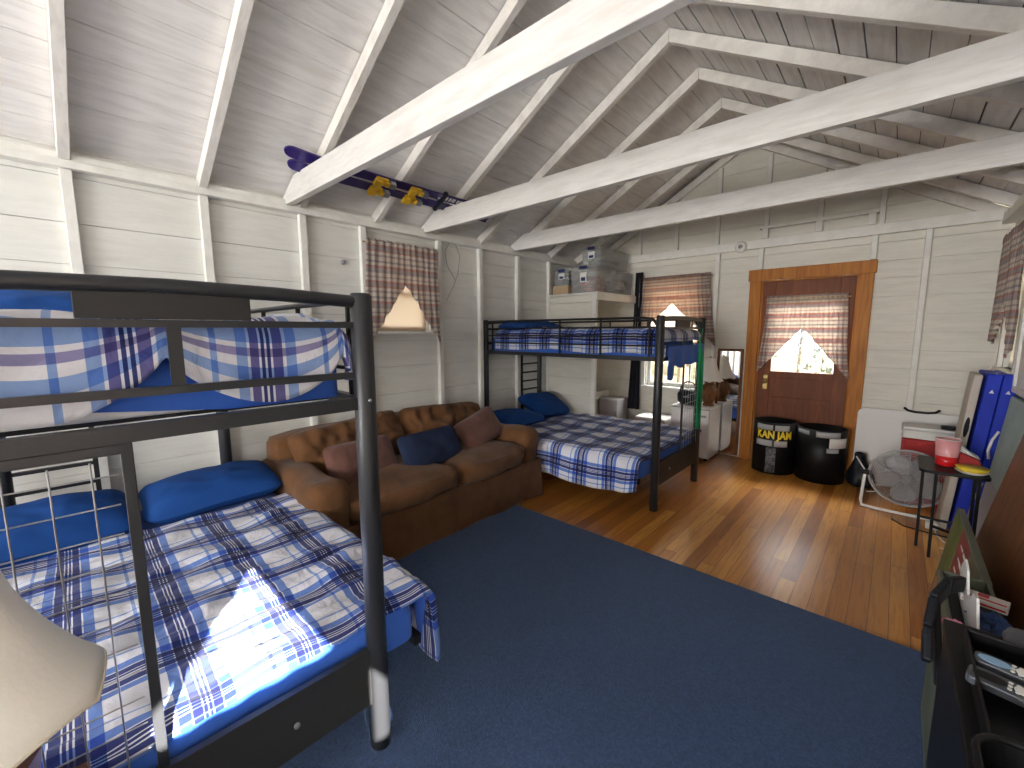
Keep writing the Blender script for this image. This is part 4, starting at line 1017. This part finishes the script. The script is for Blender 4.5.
# white folding table against the far wall
t = thing('folding_table', 'white folded plastic table with a black handle leaning on the far wall', 'folding table', (.19, 5.33, 0))
LT = Matrix.Translation((0, 5.30, 0)) @ Matrix.Rotation(math.radians(-5), 4, 'X')
def rrect(x0, x1, z0, z1, r, n=6):
    pts = []
    for cx, cz, a0 in ((x1-r, z1-r, 0), (x0+r, z1-r, 90), (x0+r, z0+r, 180), (x1-r, z0+r, 270)):
        for k in range(n+1): a = math.radians(a0+90*k/n); pts.append((cx+r*math.cos(a), cz+r*math.sin(a)))
    return pts
m = MB(); m.X = LT; m.prism(rrect(-.235, .61, .005, .745, .06), 0, .028); m.build('table_top', 'white_plastic', t, bevel=.006)
m = MB(); m.X = LT; m.prism(rrect(-.235, .61, .005, .745, .06), .034, .06); m.build('table_top', 'white_plastic', t, bevel=.006)
m = MB(); m.X = LT; m.tube([(.10, .02, .775), (.125, -.004, .755), (.17, -.008, .745), (.26, -.008, .745), (.31, -.004, .755), (.335, .02, .775)], .011, 8); m.build('carry_handle', 'black_plastic', t)

# red and white cooler behind the fan
t = thing('cooler', 'red cooler with a white rim and lid standing behind the round fan', 'cooler', (.26, 5.03, 0))
m = MB(); m.box(.10, .44, 4.88, 5.16, .01, .58); m.build('cooler_body', 'cooler_red' if 'cooler_red' in MATS else 'red_cloth', t, bevel=.02)
m = MB(); m.box(.092, .448, 4.872, 5.168, .582, .67); m.build('cooler_lid', 'white_plastic', t, bevel=.012)
m = MB(); m.box(.10, .44, 4.866, 4.871, .665, .682); m.tube([(.09, 4.86, .60), (.09, 4.84, .655), (.45, 4.84, .655), (.45, 4.86, .60)], .009, 8); m.build('cooler_handle', 'white_plastic', t)
m = MB(); m.box(.33, .42, 4.98, 5.05, .673, .70); tag(m.build('black_case', 'black_plastic', bevel=.005), 'small black case lying on the lid of the red cooler', 'case')

# round floor fan
fan_ = t = thing('floor_fan', 'round grey floor fan with a white tube stand in front of the red cooler', 'fan', (.155, 4.66, 0))
FT = Matrix.Translation((.155, 4.66, .285)) @ Matrix.Rotation(math.radians(-2), 4, 'Z') @ Matrix.Rotation(math.radians(10), 4, 'X')
def ringp(r, y, n=40): return [(r*math.cos(2*PI*k/n), y, r*math.sin(2*PI*k/n)) for k in range(n)]
m = MB(); m.X = FT; m.tube(ringp(.245, 0, 48), .010, 8, closed=True)
m.build('fan_rim', 'grey_plastic', t)
for sd, yy in ((-1, -.055), (1, .055)):
    m = MB(); m.X = FT
    for k in range(1, 17):
        r = .245*k/16.2; y = yy*(1-(k/16.2)**3); m.tube(ringp(r, y, 32), .0016, 4, closed=True)
    for k in range(12):
        a = 2*PI*k/12; m.tube([(.245*q*math.cos(a), yy*(1-q**3), .245*q*math.sin(a)) for q in (.12, .4, .7, .9, 1.0)], .0022, 4)
    m.lathe([(.0, -.004), (.045, -.002), (.045, .004), (0, .006)], (0, 0, 0), 20) if False else None
    g = m.build('fan_grille', 'steel_grey', t)
mat('fan_blade_plastic', (.42, .43, .44), .35, alpha=.65)
m = MB(); m.X = FT @ Matrix.Rotation(PI/2, 4, 'X'); m.lathe([(0, -.045), (.04, -.04), (.045, .03), (0, .04)], n=20); hb = m.build('fan_hub', 'grey_plastic', t)
for k in range(5):
    m = MB(); m.X = FT @ Matrix.Rotation(2*PI*k/5+.4, 4, 'Y')
    m.grid(lambda u, v: (.04+.17*u, .025*(v-.5)*1.6, (v-.5)*(.05+.13*math.sin(u*PI*.75+.3))), 8, 6); m.build('fan_blade', 'fan_blade_plastic', hb, solid=.002)
m = MB(); m.tube([(-.115, 4.66, .285), (-.12, 4.655, .16), (-.125, 4.62, .05), (-.115, 4.58, .014), (-.02, 4.56, .014), (.33, 4.56, .014), (.425, 4.58, .014), (.435, 4.62, .05), (.43, 4.655, .16), (.425, 4.66, .285)], .012, 10)
m.build('fan_stand', 'white_plastic', t)
m = MB()
for x in (-.108, .418): m.X = Matrix.Translation((x, 4.66, .285)) @ Matrix.Rotation(PI/2, 4, 'Y'); m.lathe([(.022, -.022), (.022, .022)], n=12)
m.build('tilt_knob', 'black_plastic', t)
# cords on the floor
m = MB(); m.tube([(.08, 4.40, .007), (.15, 4.30, .007), (.28, 4.27, .007), (.40, 4.22, .02), (.46, 4.2, .007)], .005, 6); m.build('power_cord', 'black_plastic', fan_)
m = MB(); m.box(.27, .34, 4.36, 4.42, .005, .055); ad_ = tag(m.build('power_adapter', 'white_plastic', bevel=.006), 'white power adapter on the floor below the fan', 'adapter')
m = MB(); m.tube([(.32, 4.36, .02), (.33, 4.25, .006), (.36, 4.15, .006), (.45, 4.08, .006), (.42, 4.0, .006), (.33, 4.02, .006)], .004, 6); m.build('adapter_cord', 'white_plastic', ad_)

# black tray table with party things
t = thing('tray_table', 'small black folding tray table in front of the blue folded boards', 'table', (.32, 3.78, 0))
m = MB(); m.prism(rrect(.165, .47, 3.58, 3.99, .04), .625, .642, 'Z'); m.build('tray_top', 'black_plastic', t, bevel=.003)
for y in (3.66, 3.93):
    for a, b in (((.19, y, .62), (.45, y+.02, .01)), ((.44, y, .62), (.26 if y < 3.7 else .24, y-.02, .01))):
        pass
for y, (xa, xb) in ((3.80, (.255, .268)), (3.66, (.43, .44)), (3.95, (.20, .21)), (3.93, (.44, .45))):
    m = MB(); m.bar((xa, y, .624), (xb, y+.02, .0), .016, .016, up=(1, 0, 0)); m.build('leg', 'black_plastic', t)
m = MB(); m.bar((.262, 3.812, .22), (.445, 3.675, .22), .014, .014); m.bar((.205, 3.96, .22), (.445, 3.94, .22), .014, .014); m.build('stretcher', 'black_plastic', t)
t = thing('plastic_tub', 'red plastic tub with a pale pink upper half on the tray table', 'tub', (.275, 3.80, .642))
m = MB(); m.lathe([(.0, .001), (.044, .001), (.050, .01), (.052, .062)], (.292, 3.80, .642), 28, caps=False); m.build('tub_base', 'red_plastic', t, solid=.002)
m = MB(); m.lathe([(.0525, .062), (.060, .17), (.058, .17), (.050, .064)], (.292, 3.80, .642), 28, caps=False); m.build('tub_upper', 'pink_plastic' if 'pink_plastic' in MATS else 'tub_pink', t) if 'tub_pink' in MATS else (mat('tub_pink', (.72, .32, .33), .35), m.build('tub_upper', 'tub_pink', t))
m = MB(); m.tube([(.292+.060*math.cos(2*PI*k/24), 3.80+.060*math.sin(2*PI*k/24), .642+.17) for k in range(24)], .003, 6, closed=True); m.build('tub_rim', 'paper_white', t)
t = thing('folded_banner', 'red and white folded cloth behind the red tub on the tray table', 'cloth', (.39, 3.88, .642))
m = MB(); m.hexa([(.345, 3.82, .643), (.455, 3.80, .643), (.455, 3.96, .643), (.345, 3.96, .643), (.345, 3.85, .73), (.44, 3.83, .69), (.44, 3.95, .69), (.345, 3.95, .73)]); m.build('red_fold', 'red_cloth', t, bevel=.008)
m = MB(); m.hexa([(.34, 3.85, .735), (.445, 3.83, .695), (.445, 3.95, .695), (.34, 3.95, .735), (.33, 3.86, .79), (.40, 3.85, .725), (.40, 3.94, .725), (.33, 3.94, .79)]); m.build('white_fold', 'paper_white', t, bevel=.006)
t = thing('plate_stack', 'yellow plate stacked on white plates at the corner of the tray table', 'plates', (.41, 3.68, .642))
m = MB(); m.lathe([(.0, .001), (.05, .001), (.075, .018), (.07, .018), (0, .006)], (.395, 3.665, .642), 28, caps=False); m.build('white_plate', 'paper_white', t)
m = MB(); m.lathe([(.0, .010), (.05, .010), (.075, .038), (.0, .038)], (.395, 3.665, .642), 28, caps=False); m.build('yellow_plate', 'yellow_plastic', t)

# boards leaning on the right wall
def leaning(name, label, cat, y0, y1, xb, xt, zt, th, mt, group=None, bev=.006, z0=.0):
    t = thing(name, label, cat, (xb, (y0+y1)/2, 0), group)
    ang = math.atan2(xt-xb, zt); T = Matrix.Translation((xb, 0, th*math.sin(ang)+z0)) @ Matrix.Rotation(ang, 4, 'Y')
    L = math.hypot(xt-xb, zt); m = MB(); m.X = T; m.box(0, th, y0, y1, 0, L); b = m.build('board', mt, t, bevel=bev)
    return t, T, L, b
t, T, L, b = leaning('folded_board', 'beige folded board with a dark hand hole leaning left of the blue boards', 'board', 4.42, 4.70, .340, .425, 1.18, .045, 'beige_board')
m = MB(); m.X = T; m.lathe([(.0, 0), (.012, 0)], (0, 0, 0), 12) if False else None
m.prism([(.022+.013*math.cos(a), .80+.075*math.sin(a)) for a in [2*PI*k/16 for k in range(16)]], 4.414, 4.4195, 'Y'); m.build('hand_hole', 'black_cloth', t)
for i, (xb, xt, lb) in enumerate(((.40, .485, 'royal blue folded board next to the beige board by the right wall'), (.478, .56, 'royal blue folded board closest to the right wall'))):
    t, T, L, b = leaning('folded_board', lb, 'board', 4.38, 4.82, xb, xt, 1.19, .072, 'blue_vinyl', 'blue folded boards')
    m = MB(); m.X = T; m.prism([(.024, 1.06), (.048, 1.06), (.036, 1.085)], 4.376, 4.379, 'Y'); m.build('white_mark', 'paper_white', t)
    if i == 1:
        m = MB(); m.X = T; m.tube([(.02, 4.375, .60), (.005, 4.34, .66), (.01, 4.33, .74), (.035, 4.36, .80)], .008, 8); m.build('strap_handle', 'paper_white', t)
        m = MB(); m.X = T; m.tube([(-.0, 4.37, .05), (-.012, 4.34, .15), (-.01, 4.33, .28), (.02, 4.36, .42)], .006, 8); m.build('strap', 'steel_grey', t)
t, T, L, b = leaning('game_board', 'pale teal board with a white grip leaning on the right wall behind the wood panel', 'board', 3.30, 4.25, .485, .585, 1.06, .04, 'teal_board')
m = MB(); m.X = T; m.tube([(-.004, 3.46, .74), (-.024, 3.47, .79), (-.024, 3.49, .90), (-.004, 3.50, .96)], .013, 8); m.build('grip', 'paper_white', t)
m = MB(); m.X = T; m.box(-.004, -.001, 3.33, 4.24, .02, .50); m.build('lower_panel', 'teal_grey' if 'teal_grey' in MATS else 'grey_plastic', t)
t, T, L, b = leaning('wood_panel', 'dark brown wooden tabletop leaning on the right wall behind the console', 'wood panel', 1.75, 3.24, .325, .54, 1.18, .03, 'brown_wood', bev=.004)
m = MB(); m.X = T; m.box(-.003, -.0005, 1.76, 2.46, 0.02, L-.01); m.build('second_leaf', 'brown_wood', t, bevel=.001)
# printed board game boxes stacked on edge
def leaning_strips(y0, y1, xb, xt, zt, th, strips):
    t = thing('game_box', 'colourful printed game box in green, red and orange leaning on the wood panel', 'game box', (xb, (y0+y1)/2, 0))
    ang = math.atan2(xt-xb, zt); T = Matrix.Translation((xb, 0, .012)) @ Matrix.Rotation(ang, 4, 'Y'); L = math.hypot(xt-xb, zt)
    m = MB(); m.X = T; m.box(0, th, y0, y1, 0, L); b = m.build('box_body', 'olive_print', t, bevel=.003)
    for (a, c, z0, z1, mt, nm) in strips:
        m = MB(); m.X = T; m.box(-.0015, -.0002, a, c, z0*L, z1*L); m.build(nm, mt, b)
    return T, L, b
mat('olive_print', (.13, .15, .10), .5, var=.3, vscale=5); mat('green_print', (.09, .15, .03), .5, var=.3, vscale=9); mat('orange_print', (.48, .17, .06), .5, var=.2, vscale=6); mat('maroon_print', (.25, .03, .04), .5)
TG, LG, gb = leaning_strips(2.25, 3.15, .235, .305, .56, .028, [(2.85, 3.10, .35, .98, 'green_print', 'green_art'), (2.56, 2.84, .45, .98, 'maroon_print', 'red_band'), (2.62, 3.1, .02, .33, 'orange_print', 'orange_art')])
m = MB(); m.X = TG
for k in range(5): m.box(-.0035, -.002, 2.60, 2.66+.02*(k % 2), .27+k*.055, .285+k*.055); m.box(-.0035, -.002, 2.69, 2.74+.02*((k+1) % 2), .275+k*.055, .285+k*.055)
m.build('printed_marks', 'paper_white', gb)
# white framed board on the right wall
t = thing('framed_board', 'white framed board on the right wall cut off by the photo edge', 'frame', (.62, 3.9, 1.08))
m = MB(); y0, y1, z0, z1 = 3.3, 4.40, 1.08, 1.80; m.box(.60, .638, y0, y1, z0, z0+.04); m.box(.60, .638, y0, y1, z1-.04, z1); m.box(.60, .638, y0, y0+.04, z0+.04, z1-.04); m.box(.60, .638, y1-.04, y1, z0+.04, z1-.04); m.build('frame', 'trim_paint', t, bevel=.004)
m = MB(); m.box(.615, .63, y0+.04, y1-.04, z0+.04, z1-.04); m.build('board_face', 'paper_white', t)

# ================================================================ console and clutter at the near right
CZ = .70
t = thing('media_console', 'black media console in the near right corner, loaded with remotes and clutter', 'console', (.36, 1.45, 0))
m = MB(); m.box(.158, .60, .55, 1.62, CZ-.03, CZ); m.build('console_top', 'black_plastic', t, bevel=.004)
for y in (.56, 1.08, 1.58):
    m = MB(); m.box(.17, .59, y, y+.02, .0165, CZ-.031); m.build('console_side', 'black_plastic', t, bevel=.002)
m = MB(); m.box(.175, .585, .581, 1.079, .30, .318); m.box(.175, .585, 1.101, 1.579, .30, .318); m.build('console_shelf', 'black_plastic', t)
m = MB(); m.box(.57, .588, .581, 1.079, .319, CZ-.031); m.box(.57, .588, 1.101, 1.579, .319, CZ-.031); m.build('console_back', 'black_plastic', t)
m = MB(); m.box(.160, .168, .56, 1.60, .0165, CZ-.031); m.build('console_side', 'black_plastic', t, bevel=.002)
# organizer bin on the console
def tray(name, label, x0, x1, y0, y1, z0, h, mt, th=.006, slope=0):
    m = MB(); m.box(x0, x1, y0, y1, z0, z0+.006)
    m.box(x0, x0+th, y0, y1, z0+.006, z0+h); m.box(x1-th, x1, y0, y1, z0+.006, z0+h+slope); m.box(x0+th, x1-th, y0, y0+th, z0+.006, z0+h); m.box(x0+th, x1-th, y1-th, y1, z0+.006, z0+h)
    o = m.build(name, mt, bevel=.003); return tag(o, label, 'tray')
tray('remote_tray', 'open black tray holding two remote controls on the console', .185, .47, 1.08, 1.50, CZ+.001, .05, 'dark_tray' if 'dark_tray' in MATS else 'black_plastic')
def remote(label, cx, cy, z, ang, L, w, body, top):
    t = thing('remote_control', label, 'remote control', (cx, cy, z), 'remote controls in the black tray'); T = Matrix.Translation((cx, cy, z)) @ rotz(ang)
    m = MB(); m.X = T; m.prism(rrect(-L/2, L/2, -w/2, w/2, .012, 4), 0, .018, 'Z'); b = m.build('remote_body', body, t, bevel=.003)
    m = MB(); m.X = T; m.prism([(-L*.05+.022*math.cos(a)*1.2, .017*math.sin(a)) for a in [2*PI*k/20 for k in range(20)]], .0182, .0205, 'Z'); m.build('navigation_ring', 'paper_white', b)
    m = MB(); m.X = T; m.prism([(-L*.34+.026*math.cos(a), .015*math.sin(a)) for a in [2*PI*k/20 for k in range(20)]], .0182, .0195, 'Z'); m.build('oval_pad', top, b)
    for i in range(4):
        for j in range(3):
            m = MB(); m.X = T @ Matrix.Translation((L*.14+i*.013 if i > 1 else -L*.20+i*.011, (j-1)*.013, .018)); m.lathe([(.0036, 0), (.0036, .0022), (0, .0024)], n=8); m.build('button', ['paper_white', 'green_rope', 'red_plastic'][(i*3+j*2) % 7 % 3] if (i+j) % 3 == 0 else 'paper_white', b)
    return t
mat('remote_grey', (.06, .065, .08), .4); mat('remote_blue', (.25, .42, .62), .35)
remote('dark remote control with white buttons lying in the black tray', .278, 1.30, CZ+.03, math.radians(-12), .21, .056, 'remote_grey', 'black_plastic')
remote('dark remote control with a blue oval pad lying behind the other remote', .290, 1.375, CZ+.03, math.radians(-12), .20, .046, 'remote_grey', 'remote_blue')
# game controller
t = thing('game_controller', 'dark grey game controller on the console behind the remotes', 'game controller', (.36, 1.72, CZ))
m = MB(); m.soft((.33, 1.565, CZ+.035), (.13, .06, .03), .013, n=6); m.soft((.275, 1.545, CZ+.032), (.035, .075, .032), .015, n=5); m.soft((.385, 1.545, CZ+.032), (.035, .075, .032), .015, n=5); c = m.build('controller_body', 'remote_grey', t)
m = MB()
for k in range(4): m.lathe([(.005, 0), (.005, .004), (0, .005)], (.365+.010*math.cos(k*PI/2), 1.57+.010*math.sin(k*PI/2), CZ+.049), 8)
m.build('controller_buttons', 'paper_white', c)
for x in (.31, .345):
    m = MB(); m.lathe([(.005, 0), (.005, .006), (.009, .008), (.008, .011), (0, .012)], (x, 1.548, CZ+.048), 10); m.build('thumbstick', 'black_plastic', c)
# second low table carrying boxes behind the console
t = thing('storage_crate', 'dark open storage crate on the floor behind the media console', 'crate', (.36, 1.95, 0))
m = MB(); m.box(.20, .30, 1.66, 2.20, .001, .012)
m = MB(); x0, x1, y0, y1, h = .185, .318, 1.665, 2.20, .60
m.box(x0, x1, y0, y1, .001, .012); m.box(x0, x0+.012, y0, y1, .012, h); m.box(x1-.012, x1, y0, y1, .012, h); m.box(x0+.012, x1-.012, y0, y0+.012, .012, h); m.box(x0+.012, x1-.012, y1-.012, y1, .012, h); m.build('crate_walls', 'olive_print', t, bevel=.003)
m = MB(); m.box(x0+.02, x1-.02, y0+.02, y1-.02, .55, .565); m.build('crate_lid', 'black_plastic', t)
t = thing('card_game_box', 'red and white striped game box lying on the crate lid', 'game box', (.30, 2.0, .60))
m = MB(); m.X = Matrix.Translation((.275, 2.0, .604)) @ rotz(math.radians(-12)); m.box(-.045, .06, -.03, .03, 0, .022); b = m.build('box_body', 'paper_white', t, bevel=.002)
m = MB(); m.X = Matrix.Translation((.275, 2.0, .604)) @ rotz(math.radians(-12)); m.box(-.04, .055, -.022, -.012, .0221, .0228); m.box(-.01, .015, -.002, .024, .0221, .0228); m.box(-.04, .055, -.0305, -.0302, .006, .012); m.build('red_print', 'red_plastic', b)
mat('pattern_cloth', (.03, .07, .20), .85, var=.8, vscale=30)
def cloth_lump(name, label, cx, cy, z, sx, sy, h, mt, seed, ang=0):
    m = MB(); m.X = Matrix.Translation((cx, cy, z)) @ rotz(ang)
    def fn(u, v):
        p, q = 2*u-1, 2*v-1; r = min(1, math.hypot(p, q)); k = max(0, 1-max(abs(p), abs(q))**3)
        return (sx*p*(1+.15*N(q*2, seed, 0)), sy*q*(1+.15*N(p*2, seed, 4)), .004+h*k*(.6+.8*N(p*2.2+seed, q*2.2, 1)+.3*N(p*6, q*6, seed)))
    m.grid(fn, 26, 26, lambda u, v: (u, v)); return tag(m.build(name, mt, solid=.003), label, 'cloth')
cloth_lump('patterned_cloth', 'navy cloth with pink flowers crumpled beside the striped game box', .29, 1.84, .604, .045, .07, .035, 'pattern_cloth', 3, .3)
cloth_lump('pink_cloth', 'pink cloth hanging out of the crate next to the console', .200, 1.75, .602, .024, .05, .03, 'pink_cloth', 8, .1)
t = thing('white_panel', 'thin white panel with a wavy cut edge standing at the crate', 'panel', (.25, 1.9, .62))
outl = [(1.68, .57), (1.70, .66), (1.76, .72), (1.82, .71), (1.87, .66), (1.92, .655), (1.98, .71), (2.05, .72), (2.10, .68), (2.12, .57)]
m = MB(); m.prism(outl, .232, .238, 'X'); m.build('panel_sheet', 'paper_white', t)
# black padded strap / handle standing out from the crate
t = thing('black_strap', 'stiff black curved handle standing up left of the console', 'handle', (.12, 1.85, 0))
m = MB(); pts = [(.225, 1.98, .66), (.185, 1.90, .675), (.150, 1.80, .655), (.138, 1.72, .60), (.140, 1.66, .53)]
for a, b_ in zip(pts[:-1], pts[1:]): m.bar(a, b_, .022, .05)
m.build('strap_bar', 'black_nylon', t, bevel=.006)
m = MB(); m.bar((.158, 1.82, .64), (.170, 1.66, .47), .016, .04); m.build('inner_bar', 'black_plastic', t, bevel=.005)
# black curved bin rims over the tray
t = thing('black_basket', 'black curved plastic basket at the bottom right corner of the photo', 'basket', (.25, 1.0, CZ))
m = MB(); pts = [(.20+.0, 1.03, CZ+.07), (.215, 1.085, CZ+.075), (.26, 1.115, CZ+.075), (.34, 1.12, CZ+.075)]
x0, x1, y0, y1 = .165, .44, .80, 1.06
out = rrect(x0, x1, y0, y1, .05, 6); vs = [(x, y, CZ+.002) for x, y in out]+[((x-.3)*1.06+.3, (y-.93)*1.06+.93, CZ+.085) for x, y in out]; n = len(out)
m = MB(); m.add(vs, [(k, (k+1) % n, n+(k+1) % n, n+k) for k in range(n)]+[tuple(range(n))[::-1]]); m.build('basket_wall', 'black_plastic', t, solid=.004)
m = MB(); m.tube([Vector(v) for v in vs[n:]], .006, 8, closed=True); m.build('basket_rim', 'black_plastic', t)
m = MB(); m.soft((.30, .93, CZ+.045), (.2, .18, .02), .008, n=4); m.build('basket_contents', 'grey_plastic', t)

# ================================================================ small wall things
t = thing('smoke_detector', 'round white smoke detector on the far wall plate left of the door', 'smoke detector', (-1.39, FY-.06, 2.44))
m = MB(); m.X = Matrix.Translation((-1.39, FY-.061, 2.43)) @ Matrix.Rotation(PI/2, 4, 'X'); m.lathe([(.06, 0), (.062, .012), (.055, .028), (.03, .034), (0, .034)], n=28); m.build('detector_body', 'white_plastic', t)
m = MB(); m.X = Matrix.Translation((-1.39, FY-.096, 2.43)) @ Matrix.Rotation(PI/2, 4, 'X'); m.lathe([(.022, 0), (.022, .003), (0, .004)], n=16); m.build('detector_vent', 'grey_plastic', t)
m = MB(); m.X = Matrix.Translation((LX+.001, 1.705, 2.06)) @ Matrix.Rotation(PI/2, 4, 'Y'); m.lathe([(.02, 0), (.018, .012), (.008, .02), (0, .021)], n=16); tag(m.build('wall_knob', 'steel_grey'), 'small round metal knob on the left wall beside the curtain', 'knob')
m = MB(); pts = [(LX+.03, 2.80, 2.38), (LX+.03, 2.74, 2.28), (LX+.03, 2.76, 2.15), (LX+.03, 2.83, 2.06), (LX+.03, 2.86, 2.02)]
m.tube(pts, .004, 6); m.tube([(LX+.03, 2.80, 2.38), (LX+.03, 2.88, 2.36), (LX+.03, 2.93, 2.25), (LX+.03, 2.90, 2.08), (LX+.03, 2.84, 1.95), (LX+.03, 2.78, 1.86), (LX+.03, 2.74, 1.80)], .003, 6)
tag(m.build('hanging_cable', 'steel_grey'), 'thin dark cable looping down the left wall right of the curtain', 'cable')
m = MB(); m.tube([(-3.28, 3.35, 2.60), (-3.22, 3.5, 2.59), (-3.2, 3.62, 2.57), (-3.25, 3.70, 2.53)], .003, 6); tag(m.build('roof_cable', 'steel_grey'), 'thin cable along the roof boards above the far bunk', 'cable')
# unseen block added behind the camera to keep sun out of the back window
m = MB(); m.box(1.7, 4.6, -9, -2.75, -.5, 4.2); m.prism([(1.5, 4.2), (4.8, 4.2), (3.15, 5.4)], -9.1, -2.7, 'Y'); struct(m.build('wall_sun_blocker', 'trim_paint'))
